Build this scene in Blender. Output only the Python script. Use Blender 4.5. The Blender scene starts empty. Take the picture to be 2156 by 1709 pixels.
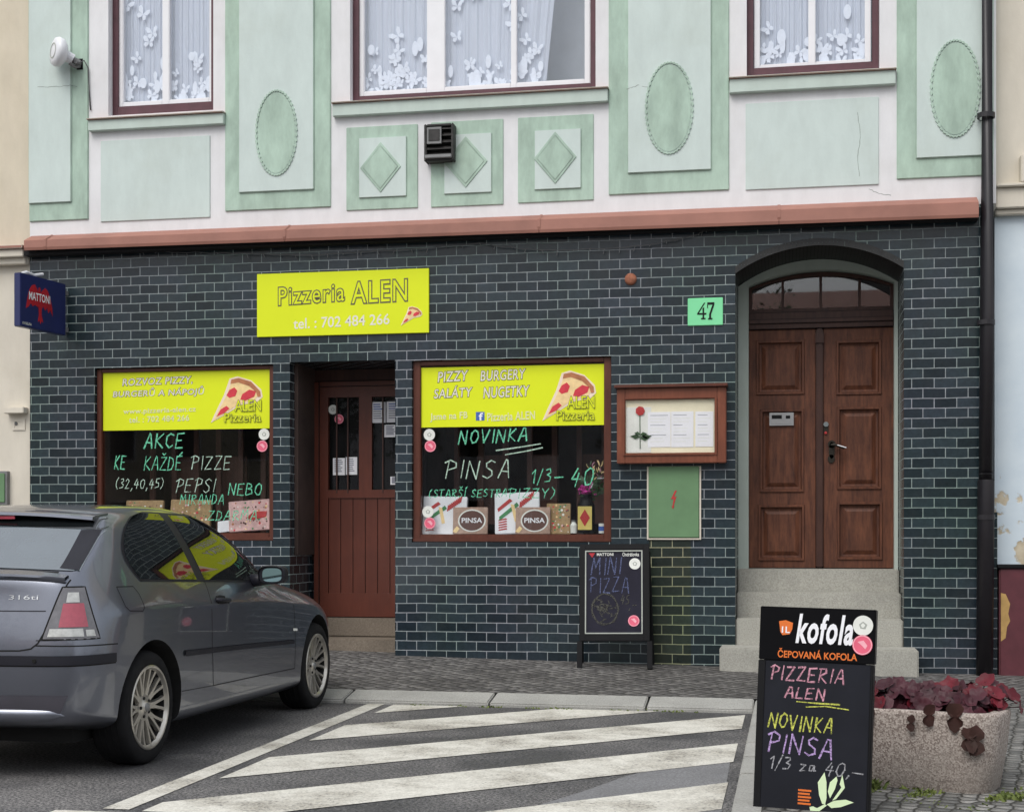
import bpy, bmesh, math, random
from mathutils import Vector, Matrix
from mathutils.bvhtree import BVHTree
random.seed(7)
S = bpy.context.scene
COL = S.collection
R = math.radians
# ------------------------------------------------------------------ camera, sky, sun, exposure
# The facade is the plane y=0 (x to the right, z up, street towards -y).  Camera 12.7 m in front of it.
F, CX, HY, YAW, DC, HC = 3100.0, 1078.0, 1130.0, R(10.7), 12.72, 1.25
cam = bpy.data.cameras.new('camera'); cam_o = bpy.data.objects.new('camera', cam); COL.objects.link(cam_o)
cam_o.location = (0, -DC, HC); cam_o.rotation_euler = (R(90), 0, YAW)
cam.sensor_width = 36; cam.lens = 36*F/2156; cam.shift_y = (HY-854.5)/2156
cam.clip_start = 0.1; cam.clip_end = 2000
S.camera = cam_o
SUN_EL, SUN_AZ = R(52), R(200)
w = bpy.data.worlds.new('World'); S.world = w; w.use_nodes = True
nt = w.node_tree
bg = nt.nodes['Background']; sky = nt.nodes.new('ShaderNodeTexSky'); sky.sky_type = 'NISHITA'
sky.sun_disc = False; sky.sun_elevation = SUN_EL; sky.sun_rotation = SUN_AZ; sky.dust_density = 4; sky.air_density = 1.5
hs = nt.nodes.new('ShaderNodeHueSaturation'); hs.inputs['Saturation'].default_value = 0.28
cl = nt.nodes.new('ShaderNodeMixRGB'); cl.inputs[0].default_value = .55; cl.inputs[2].default_value = (5.6, 5.9, 6.4, 1)   # cloud layer
nt.links.new(sky.outputs[0], hs.inputs['Color']); nt.links.new(hs.outputs[0], cl.inputs[1]); nt.links.new(cl.outputs[0], bg.inputs[0]); bg.inputs[1].default_value = 0.12
sun = bpy.data.lights.new('sun', 'SUN'); sun.energy = 1.1; sun.angle = R(35); sun.color = (1, .97, .93)
so = bpy.data.objects.new('sun', sun); COL.objects.link(so)
d = Vector((math.sin(SUN_AZ)*math.cos(SUN_EL), math.cos(SUN_AZ)*math.cos(SUN_EL), math.sin(SUN_EL)))
so.rotation_euler = d.to_track_quat('Z', 'Y').to_euler()
S.view_settings.view_transform = 'Standard'; S.view_settings.look = 'None'
S.view_settings.exposure = 0.55; S.view_settings.gamma = 1
# ------------------------------------------------------------------ measuring helpers
sa, ca = math.sin(YAW), math.cos(YAW)
def P(px, py, y=0.0):          # where the sight line of a photo point meets the plane at depth y -> (x, z)
    u = (px-CX)/F; v = (HY-py)/F
    dx, dy = -sa+u*ca, ca+u*sa
    t = (DC+y)/dy
    return dx*t, HC+v*t
def PX(px, y=0.0): return P(px, 0, y)[0]
def PZ(px, py, y=0.0): return P(px, py, y)[1]
def RC(x0, y0, x1, y1, y=0.0): # rectangle on the facade: x0,x1,z0,z1
    xm = (x0+x1)/2
    return PX(x0, y), PX(x1, y), PZ(xm, y1, y), PZ(xm, y0, y)
# ------------------------------------------------------------------ materials
def lin(c):
    return tuple(((v/255)/12.92 if v/255 <= .04045 else ((v/255+.055)/1.055)**2.4) for v in c)
class NT:
    def __init__(s, name):
        s.m = bpy.data.materials.new(name); s.m.use_nodes = True; s.t = s.m.node_tree
        s.b = s.t.nodes['Principled BSDF']; s.out = s.t.nodes['Material Output']
    def n(s, typ, **kw):
        o = s.t.nodes.new('ShaderNode'+typ)
        for k, v in kw.items():
            if k.startswith('i_'):
                o.inputs[k[2:].replace('_', ' ')].default_value = v
            else: setattr(o, k, v)
        return o
    def l(s, a, b): s.t.links.new(a, b)
    def obj(s): return s.n('TexCoord').outputs['Object']
    def noise(s, scale, detail=4, rough=.55, vec=None, mul=None):
        v = vec or s.obj()
        if mul:
            mp = s.n('Mapping'); mp.inputs['Scale'].default_value = mul; s.l(v, mp.inputs[0]); v = mp.outputs[0]
        o = s.n('TexNoise'); o.inputs['Scale'].default_value = scale; o.inputs['Detail'].default_value = detail
        o.inputs['Roughness'].default_value = rough; s.l(v, o.inputs['Vector']); return o.outputs['Fac']
    def ramp(s, fac, p0, c0, p1, c1):
        r = s.n('ValToRGB'); e = r.color_ramp.elements
        e[0].position = p0; e[1].position = p1
        e[0].color = (*c0, 1) if len(c0) == 3 else c0; e[1].color = (*c1, 1) if len(c1) == 3 else c1
        s.l(fac, r.inputs[0]); return r.outputs[0]
    def mix(s, fac, a, b, mode='MIX'):
        o = s.n('MixRGB', blend_type=mode)
        for v, i in ((fac, 0), (a, 1), (b, 2)):
            if isinstance(v, (int, float)): o.inputs[i].default_value = v
            elif isinstance(v, tuple): o.inputs[i].default_value = (*v, 1)
            else: s.l(v, o.inputs[i])
        return o.outputs[0]
    def bump(s, h, strength=.3, dist=.01):
        o = s.n('Bump'); o.inputs['Strength'].default_value = strength; o.inputs['Distance'].default_value = dist
        s.l(h, o.inputs['Height']); s.l(o.outputs[0], s.b.inputs['Normal'])
    def base(s, v):
        if isinstance(v, tuple): s.b.inputs['Base Color'].default_value = (*v, 1)
        else: s.l(v, s.b.inputs['Base Color'])
    def set(s, **kw):
        for k, v in kw.items():
            i = s.b.inputs[k.replace('_', ' ')]
            if hasattr(v, 'links') or hasattr(v, 'is_linked'): s.l(v, i)
            else: i.default_value = v
BL = (0, 0, 0); WH = (1, 1, 1)
def plain(name, col, rough=.5, metal=0, var=.12, scale=6, bump=0, spec=.5, coat=0, stretch=None):
    k = NT(name); c = tuple(col)
    lo = tuple(v*(1-var) for v in c); hi = tuple(min(1, v*(1+var)) for v in c)
    n = k.noise(scale, 6, .6, mul=stretch)
    k.base(k.ramp(n, .3, lo, .7, hi)); k.set(Roughness=rough, Metallic=metal, Specular_IOR_Level=spec, Coat_Weight=coat)
    if bump: k.bump(k.noise(scale*12, 3, mul=stretch), bump, .004)
    return k.m
def plaster(name, col, grime=(.45, .43, .38), amt=.35, var=.06):
    k = NT(name); c = tuple(col)
    n1 = k.noise(1.3, 8, .62); n2 = k.noise(7, 6, .65, mul=(1, 1, .35)); n3 = k.noise(40, 4)
    a = k.ramp(n2, .3, tuple(v*(1-var) for v in c), .7, tuple(min(1, v*(1+var)) for v in c))
    g = k.ramp(n1, .52, BL, .8, (amt, amt, amt))
    a = k.mix(g, a, tuple(x*y*1.6 for x, y in zip(c, grime)))
    sp = k.ramp(k.noise(17, 8, .7), .66, BL, .74, (amt*.8,)*3)
    a = k.mix(sp, a, tuple(v*.72 for v in c))
    k.base(a); k.set(Roughness=.88, Specular_IOR_Level=.25); k.bump(n3, .22, .004)
    return k.m
M = {}
M['white'] = plaster('white_plaster', (.74, .735, .745), amt=.34)
M['mint'] = plaster('pale_mint_plaster', (.575, .655, .625), amt=.34)
M['green'] = plaster('sage_plaster', (.405, .525, .44), amt=.3, var=.2)
M['sillgreen'] = plaster('sill_plaster', (.52, .60, .55), amt=.3)
M['sillgrey'] = plain('crack_grey', (.22, .25, .23), .9)
M['cream'] = plaster('cream_plaster', (.64, .57, .45), amt=.45)
M['cream2'] = plaster('pale_cream_plaster', (.66, .61, .52), amt=.5)
M['stucco'] = plaster('grey_green_stucco', (.47, .53, .48), amt=.35)
def blue_wall():
    k = NT('peeling_blue_paint'); n = k.noise(2.2, 9, .6); z = k.n('SeparateXYZ'); k.l(k.obj(), z.inputs[0])
    mr = k.n('MapRange'); k.l(z.outputs['Z'], mr.inputs[0]); mr.inputs[1].default_value = 3.2; mr.inputs[2].default_value = 1.0
    mr.inputs[3].default_value = -.06; mr.inputs[4].default_value = .16
    ad = k.n('Math', operation='ADD'); k.l(n, ad.inputs[0]); k.l(mr.outputs[0], ad.inputs[1])
    f = k.ramp(ad.outputs[0], .655, BL, .675, WH)
    pl = k.ramp(k.noise(9, 6), .3, (.38, .30, .19), .7, (.62, .55, .42))
    bl = k.ramp(k.noise(3, 6), .3, (.58, .67, .74), .7, (.68, .76, .81))
    k.base(k.mix(f, bl, pl)); k.set(Roughness=.85, Specular_IOR_Level=.2)
    iv = k.n('Math', operation='SUBTRACT'); iv.inputs[0].default_value = 1; k.l(f, iv.inputs[1]); k.bump(iv.outputs[0], .5, .006)
    return k.m
M['blue'] = blue_wall()
def tile():
    k = NT('glazed_brick_tile'); s = k.n('SeparateXYZ'); k.l(k.obj(), s.inputs[0])
    ad = k.n('Math', operation='ADD'); k.l(s.outputs['X'], ad.inputs[0]); k.l(s.outputs['Y'], ad.inputs[1])
    wob = k.noise(3.0, 2); wm = k.n('Math', operation='MULTIPLY_ADD'); k.l(wob, wm.inputs[0]); wm.inputs[1].default_value = .012; k.l(s.outputs['Z'], wm.inputs[2])
    c = k.n('CombineXYZ'); k.l(ad.outputs[0], c.inputs[0]); k.l(wm.outputs[0], c.inputs[1])
    b = k.n('TexBrick'); k.l(c.outputs[0], b.inputs['Vector'])
    b.inputs['Scale'].default_value = 1; b.inputs['Brick Width'].default_value = .1815; b.inputs['Row Height'].default_value = .0832
    b.inputs['Mortar Size'].default_value = .0036; b.inputs['Mortar Smooth'].default_value = .25; b.inputs['Bias'].default_value = -.1
    b.inputs['Color1'].default_value = (.010, .0175, .0228, 1); b.inputs['Color2'].default_value = (.029, .0432, .052, 1)
    b.inputs['Mortar'].default_value = (.30, .325, .32, 1)
    hue = k.ramp(k.noise(1.1, 5), .35, (.82, 1.0, .90), .65, (1.06, 1.0, 1.12))
    mot = k.ramp(k.noise(24, 5, .7), .3, (.72, .72, .72), .7, (1.25, 1.25, 1.25))
    a = k.mix(1, b.outputs['Color'], hue, 'MULTIPLY'); a = k.mix(1, a, mot, 'MULTIPLY')
    dirt = k.ramp(k.noise(2.4, 8, .65), .5, BL, .8, (.45, .45, .45))
    a = k.mix(dirt, a, (.035, .04, .038))
    def between(sock, lo, hi):
        g = k.n('Math', operation='GREATER_THAN'); k.l(sock, g.inputs[0]); g.inputs[1].default_value = lo
        h_ = k.n('Math', operation='LESS_THAN'); k.l(sock, h_.inputs[0]); h_.inputs[1].default_value = hi
        m_ = k.n('Math', operation='MULTIPLY'); k.l(g.outputs[0], m_.inputs[0]); k.l(h_.outputs[0], m_.inputs[1]); return m_.outputs[0]
    mm = k.n('Math', operation='MULTIPLY'); k.l(between(s.outputs['X'], -1.20, -.838), mm.inputs[0]); k.l(between(s.outputs['Z'], -1, 1.245), mm.inputs[1])   # older olive tiles below the cabinet
    a = k.mix(mm.outputs[0], a, k.mix(1, a, (1.15, 1.0, .62), 'MULTIPLY'))
    k.base(a)
    rr = k.n('MapRange'); k.l(b.outputs['Fac'], rr.inputs[0]); rr.inputs[3].default_value = .24; rr.inputs[4].default_value = .9
    k.l(rr.outputs[0], k.b.inputs['Roughness']); k.set(Specular_IOR_Level=.45)
    h = k.n('Math', operation='MULTIPLY_ADD'); k.l(b.outputs['Fac'], h.inputs[0]); h.inputs[1].default_value = -1.0; k.l(k.noise(9, 3), h.inputs[2])
    k.bump(h.outputs[0], .35, .004)
    return k.m
M['tile'] = tile()
M['soldier'] = plain('dark_glazed_brick', (.014, .014, .013), .45, var=.5, scale=14)
M['flash'] = plain('brown_roof_sheet', lin((154, 106, 92)), .55, var=.14, scale=3, bump=.05)
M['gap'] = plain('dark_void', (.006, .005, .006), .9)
M['maroon'] = plain('maroon_paint', lin((84, 48, 56)), .45, var=.2, scale=8)
M['upvc'] = plain('white_window_profile', (.80, .80, .82), .35, var=.03)
def wood(name, c0, c1, rough=.5):
    k = NT(name); n = k.noise(7, 8, .7, mul=(4, 4, .5)); m = k.noise(3.0, 7, .65)
    a = k.ramp(n, .3, c0, .72, c1); a = k.mix(k.ramp(m, .35, BL, .75, (.5, .5, .5)), a, tuple(v*.55 for v in c0))
    k.base(a); k.set(Roughness=rough, Specular_IOR_Level=.4); k.bump(n, .15, .003); return k.m
M['doorwood'] = wood('old_door_wood', (.050, .014, .007), (.205, .072, .034), .6)
M['doordark'] = wood('dark_door_wood', (.04, .014, .010), (.085, .034, .022), .5)
M['slat'] = wood('brown_interior_wood', (.10, .04, .028), (.16, .07, .05), .5)
M['brownpaint'] = wood('brown_window_paint', (.085, .022, .012), (.135, .040, .022), .42)
M['doorpaint'] = wood('red_brown_door_paint', (.10, .025, .014), (.14, .036, .020), .38)
M['casewood'] = wood('red_brown_case_wood', (.16, .045, .022), (.25, .078, .04), .42)
def granite(name, c, sp=.5, sc=90):
    k = NT(name); n = k.noise(sc, 3, .8); m = k.noise(3, 6)
    a = k.ramp(n, .34, tuple(v*(1-sp) for v in c), .66, tuple(min(1, v*(1+sp*.6)) for v in c))
    a = k.mix(k.ramp(m, .4, BL, .8, (.5, .5, .5)), a, tuple(v*.55 for v in c))
    k.base(a); k.set(Roughness=.85, Specular_IOR_Level=.25); k.bump(n, .3, .004); return k.m
M['granite'] = granite('worn_granite', (.40, .39, .345), .3)
M['kerb'] = granite('kerb_granite', (.36, .355, .33), .28)
def planter_mat():
    k = NT('exposed_aggregate'); v = k.n('TexVoronoi'); v.inputs['Scale'].default_value = 150; k.l(k.obj(), v.inputs['Vector'])
    bw = k.n('RGBToBW'); k.l(v.outputs['Color'], bw.inputs[0])
    a = k.ramp(bw.outputs[0], .25, (.20, .16, .14), .75, (.47, .41, .365))
    g = k.ramp(k.noise(3.5, 7), .45, BL, .75, (.6, .6, .6)); a = k.mix(g, a, (.35, .315, .28))
    k.base(a); k.set(Roughness=.9, Specular_IOR_Level=.2); k.bump(v.outputs['Distance'], .4, .003); return k.m
M['planter'] = planter_mat()
def asphalt():
    k = NT('asphalt'); n = k.noise(62, 3, .85); n2 = k.noise(.9, 8, .62); n3 = k.noise(38, 5, .75)
    a = k.ramp(n, .42, (.020, .020, .022), .60, (.31, .305, .305))
    a = k.mix(k.ramp(n3, .40, BL, .62, (.5, .5, .5)), a, (.078, .078, .082))
    st = k.ramp(n2, .42, (.50, .50, .51), .62, (1.1, 1.07, 1.03)); a = k.mix(1, a, st, 'MULTIPLY')
    k.base(a); k.l(k.ramp(n2, .38, (.5, .5, .5), .6, (.85, .85, .85)), k.b.inputs['Roughness']); k.set(Specular_IOR_Level=.35)
    k.bump(n, .6, .006); return k.m
M['asphalt'] = asphalt()
def roadpaint():
    k = NT('worn_road_paint'); n = k.noise(55, 5, .75); n2 = k.noise(2.0, 8, .65); n3 = k.noise(9, 6, .7)
    a = k.ramp(n3, .3, (.56, .545, .49), .7, (.72, .70, .64))
    a = k.mix(k.ramp(n2, .46, BL, .68, (.8, .8, .8)), a, (.36, .33, .275)); a = k.mix(1, a, k.ramp(k.noise(70, 4, .8), .38, (.80, .79, .77), .6, (1.06, 1.06, 1.05)), 'MULTIPLY')
    ad = k.n('Math', operation='MULTIPLY_ADD'); k.l(n2, ad.inputs[0]); ad.inputs[1].default_value = .55; k.l(n, ad.inputs[2])
    wear = k.ramp(ad.outputs[0], .82, BL, .95, (.75, .75, .75)); a = k.mix(wear, a, (.085, .085, .088))
    k.base(a); k.set(Roughness=.75, Specular_IOR_Level=.3); k.bump(k.noise(140, 2, .7), .5, .004); return k.m
M['roadpaint'] = roadpaint()
M['patch'] = granite('worn_pale_asphalt', (.21, .21, .215), .45, 70)
M['stepstone'] = granite('brown_worn_step', (.20, .165, .13), .3, 60)
def cobble(name, scale, c0, c1, rot):
    k = NT(name); mp = k.n('Mapping'); k.l(k.obj(), mp.inputs[0]); mp.inputs['Rotation'].default_value = (0, 0, rot)
    def vor(f):
        v = k.n('TexVoronoi', feature=f, voronoi_dimensions='2D'); v.inputs['Scale'].default_value = scale; v.inputs['Randomness'].default_value = .38; k.l(mp.outputs[0], v.inputs['Vector']); return v
    e = vor('DISTANCE_TO_EDGE'); f = vor('F1'); bw = k.n('RGBToBW'); k.l(f.outputs['Color'], bw.inputs[0])
    a = k.ramp(bw.outputs[0], .1, c0, .9, c1)
    a = k.mix(k.ramp(k.noise(60, 4), .3, BL, .7, (.35, .35, .35)), a, tuple(v*.6 for v in c0))
    j = k.ramp(e.outputs['Distance'], .03, WH, .13, BL); a = k.mix(j, a, (.04, .038, .032))
    a = k.mix(1, a, k.ramp(k.noise(1.2, 6), .35, (.75, .74, .73), .65, (1.1, 1.1, 1.1)), 'MULTIPLY')
    k.base(a); k.set(Roughness=.7, Specular_IOR_Level=.35)
    k.bump(k.ramp(e.outputs['Distance'], 0, BL, .3, WH), 1.0, .018); return k.m
M['cobble'] = cobble('small_cobbles', 10.5, (.095, .09, .09), (.24, .23, .22), R(38))
M['setts'] = cobble('granite_setts', 13, (.10, .10, .095), (.33, .32, .30), R(10))
def glass(name, tint=(1, 1, 1), ior=1.55, extra=.0):
    k = NT(name); t = k.t; t.nodes.remove(k.b)
    tr = k.n('BsdfTransparent'); tr.inputs[0].default_value = (*tint, 1)
    gl = k.n('BsdfGlossy'); gl.inputs['Roughness'].default_value = .015
    fr = k.n('Fresnel'); ge = k.n('NewGeometry')      # thin pane: same reflectance from both sides
    e1 = k.n('Math', operation='MULTIPLY_ADD'); k.l(ge.outputs['Backfacing'], e1.inputs[0]); e1.inputs[1].default_value = -2; e1.inputs[2].default_value = 1
    e2 = k.n('Math', operation='POWER'); e2.inputs[0].default_value = ior; k.l(e1.outputs[0], e2.inputs[1]); k.l(e2.outputs[0], fr.inputs['IOR'])
    ad = k.n('Math', operation='ADD'); k.l(fr.outputs[0], ad.inputs[0]); ad.inputs[1].default_value = extra
    mx = k.n('MixShader'); k.l(ad.outputs[0], mx.inputs[0]); k.l(tr.outputs[0], mx.inputs[1]); k.l(gl.outputs[0], mx.inputs[2])
    k.l(mx.outputs[0], k.out.inputs['Surface']); return k.m
M['glass'] = glass('window_glass', (.995, .995, 1), 1.5, .04)
M['shopglass'] = glass('shop_glass', (.95, .96, .96), 1.33, 0)
M['caseglass'] = glass('case_glass', (.99, .99, .99), 1.3, 0)
M['rearglass'] = plain('rear_window_glass', (.085, .105, .12), .03, spec=.5, var=.1); M['rearglass'].node_tree.nodes['Principled BSDF'].inputs['IOR'].default_value = 2.7  # paler base colour stands in for light seen through the glass
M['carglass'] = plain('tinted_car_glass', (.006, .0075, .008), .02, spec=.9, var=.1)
M['yellow'] = plain('yellow_sign_film', (.72, .80, .014), .45, var=.03, scale=2, spec=.3)
M['signwhite'] = plain('sign_white_print', (.78, .76, .62), .5, var=.03)
M['signgrey'] = plain('sign_grey_print', (.13, .115, .05), .5, var=.05)
M['signpale'] = plain('sign_pale_print', (.76, .78, .42), .5, var=.03)
M['crust'] = plain('print_crust', (.45, .17, .07), .5, var=.3, scale=14)
M['cheese'] = plain('print_cheese', (.85, .62, .30), .5, var=.12, scale=20)
M['pinkhalo'] = plain('print_halo', (.86, .70, .55), .5, var=.03)
M['salami'] = plain('print_salami', (.62, .035, .055), .5, var=.15, scale=18)
M['fbblue'] = plain('print_blue', (.05, .12, .42), .5, var=.05)
M['chalkgreen'] = plain('green_marker', (.15, .58, .36), .7, var=.35, scale=30)
M['markwhite'] = plain('pale_marker', (.46, .62, .50), .7, var=.2, scale=30)
M['stickerwhite'] = plain('white_sticker', (.74, .75, .70), .5, var=.08)
M['stickergrey'] = plain('sticker_grey_print', (.38, .40, .36), .5)
M['stickerpink'] = plain('pink_sticker', (.75, .12, .20), .5, var=.08)
M['stickerdark'] = plain('sticker_dark_pink_print', (.88, .42, .48), .5)
M['paper'] = plain('white_paper', (.82, .82, .85), .7, var=.04)
M['ink'] = plain('grey_ink', (.30, .31, .36), .7)
M['blueink'] = plain('blue_ink', (.10, .16, .42), .7)
M['plategreen'] = plain('mint_enamel', (.22, .72, .36), .35, var=.03)
M['black'] = plain('black_paint', (.007, .007, .008), .5, var=.2, spec=.2)
M['boxgreen'] = plain('green_steel_paint', (.125, .235, .115), .5, var=.1, scale=5)
M['red'] = plain('red_paint', (.45, .03, .03), .5)
M['navy'] = plain('navy_sign', (.012, .018, .095), .35, var=.1)
M['signred'] = plain('red_print', (.40, .008, .02), .45, var=.2)
M['pipe'] = plain('dark_brown_pipe', (.013, .011, .014), .42, var=.2, scale=4)
M['whiteplastic'] = plain('white_plastic', (.72, .73, .76), .4, var=.04)
M['greymetal'] = plain('grey_metal', (.20, .20, .20), .5, .3, var=.2)
M['vent'] = plain('sooty_metal', (.022, .020, .019), .6, var=.5, scale=20)
M['rust'] = plain('rusty_cap', (.30, .11, .06), .8, var=.3, scale=40)
M['board'] = plain('blackboard', (.0115, .0125, .018), .6, var=.25, scale=4, spec=.18)
M['boardedge'] = plain('black_board_frame', (.006, .006, .007), .5, var=.2, spec=.2)
M['wallboard'] = plain('purple_black_board', (.019, .018, .030), .6, var=.25, scale=5, spec=.15)
M['header'] = plain('glossy_black_header', (.003, .003, .004), .35, var=.1, spec=.12)
M['chalkpink'] = plain('pink_chalk', (.56, .27, .34), .9, var=.35, scale=60)
M['chalkyellow'] = plain('yellow_chalk', (.53, .55, .10), .9, var=.35, scale=60)
M['chalklilac'] = plain('lilac_chalk', (.46, .32, .60), .9, var=.35, scale=60)
M['chalkwhite'] = plain('grey_chalk', (.33, .33, .35), .9, var=.4, scale=60)
M['chalkblue'] = plain('blue_chalk', (.085, .10, .19), .9, var=.4, scale=60)
M['chalkdim'] = plain('faint_chalk', (.07, .068, .058), .9, var=.5, scale=60)
M['orange'] = plain('orange_print', (.72, .16, .02), .5, var=.1)
M['palegreen'] = plain('pale_green_print', (.66, .80, .50), .5, var=.06)
M['kraft'] = plain('kraft_cardboard', (.36, .24, .12), .8, var=.25, scale=25)
M['pinkbox'] = plain('printed_pink_box', (.66, .42, .40), .7, var=.25, scale=22)
M['brownbox'] = plain('printed_brown_box', (.40, .27, .21), .7, var=.25, scale=25)
M['brownprint'] = plain('dark_brown_print', (.11, .05, .04), .6)
M['greenprint'] = plain('green_print', (.05, .22, .08), .6)
M['labelyellow'] = plain('yellow_label', (.66, .52, .14), .6)
M['magenta'] = plain('magenta_petals', (.55, .04, .30), .6, var=.3, scale=30)
M['leaf'] = plain('dark_green_leaf', (.035, .08, .03), .6, var=.4, scale=30)
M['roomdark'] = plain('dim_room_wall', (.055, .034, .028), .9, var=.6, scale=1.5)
M['roomgrey'] = plain('grey_room_wall', (.50, .55, .62), .9, var=.05)
M['net'] = plain('net_curtain', (.54, .60, .70), .9, var=.05, scale=4, stretch=(10, 10, .6))
M['lace'] = plain('white_lace', (.78, .85, .95), .9, var=.05, scale=30)
M['casecream'] = plain('cream_backing', (.84, .78, .58), .8, var=.08, scale=3)
M['steel'] = plain('brushed_steel', (.42, .42, .42), .35, .8)
M['brass'] = plain('old_dark_brass', (.03, .026, .02), .45, .6)
M['burgundy'] = plain('burgundy_paint', (.095, .022, .030), .5, var=.2)
M['ochre'] = plain('ochre_worn_paint', (.42, .26, .09), .8, var=.25, scale=9)
M['wire'] = plain('grey_wire', (.10, .10, .10), .6)
M['soil'] = plain('dark_soil', (.03, .022, .016), .95, var=.4, scale=40)
def chalky(name):               # broken, uneven strokes
    m = M[name]; t = m.node_tree; b = t.nodes['Principled BSDF']; tc = t.nodes.new('ShaderNodeTexCoord')
    n = t.nodes.new('ShaderNodeTexNoise'); n.inputs['Scale'].default_value = 110; n.inputs['Detail'].default_value = 4; t.links.new(tc.outputs['Object'], n.inputs['Vector'])
    r = t.nodes.new('ShaderNodeValToRGB'); r.color_ramp.elements[0].position = .36; r.color_ramp.elements[1].position = .56; r.color_ramp.elements[0].color = (.38,.38,.38,1)
    t.links.new(n.outputs['Fac'], r.inputs[0]); t.links.new(r.outputs[0], b.inputs['Alpha'])
for c_ in ('chalkgreen','markwhite','chalkpink','chalkyellow','chalklilac','chalkwhite','chalkblue','chalkdim'): chalky(c_)
def leafmat(name, c0, c1, rough=.4):
    k = NT(name); oi = k.noise(7, 4); k.base(k.ramp(oi, .3, c0, .7, c1)); k.set(Roughness=rough, Specular_IOR_Level=.28); k.bump(k.noise(60, 3), .4, .004); return k.m
M['heuch'] = leafmat('dark_red_leaf', (.026, .006, .010), (.080, .017, .027), .5)
M['heuchred'] = leafmat('bright_red_leaf', (.055, .004, .008), (.15, .010, .020), .5)
M['heuchdry'] = leafmat('withered_brown_leaf', (.03, .014, .010), (.075, .03, .025), .7)
M['grass'] = leafmat('weed_green', (.06, .09, .02), (.17, .20, .05), .7)
M['foliage'] = leafmat('tree_leaf', (.02, .035, .012), (.06, .09, .03), .7)
M['bark'] = plain('bark', (.08, .065, .05), .9, var=.3)
def carpaint():
    k = NT('grey_metallic_paint'); n = k.noise(900, 1); k.base(k.ramp(n, .3, (.165, .177, .213), .7, (.21, .222, .262)))
    k.set(Metallic=.88, Roughness=.30, Coat_Weight=.8, Coat_Roughness=.03); return k.m
M['paint'] = carpaint()
M['recess'] = plain('shaded_paint_grey', (.058, .055, .068), .5, var=.1)  # body paint in shade, with the shade put into the colour
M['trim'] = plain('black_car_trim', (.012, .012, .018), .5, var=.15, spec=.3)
M['tyre'] = plain('tyre_rubber', (.011, .011, .012), .85, var=.35, scale=12, spec=.2)
M['alloy'] = plain('dusty_alloy', (.50, .475, .43), .30, .8, var=.15, scale=10)
M['well'] = plain('wheel_well', (.006, .006, .006), .95)
M['lampclear'] = plain('clear_lamp_lens', (.48, .48, .46), .12, .2, var=.2, scale=30, coat=1)
M['lampred'] = plain('red_lamp_lens', (.36, .045, .075), .12, var=.12, scale=30, coat=1)
M['lampgrey'] = plain('smoked_lamp_lens', (.12, .115, .125), .12, .1, var=.25, scale=20, coat=1)
M['chrome'] = plain('chrome', (.7, .7, .7), .12, 1, var=.05)
M['mirror'] = plain('mirror_glass', (.55, .8, .78), .03, 1, var=.02)
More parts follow.
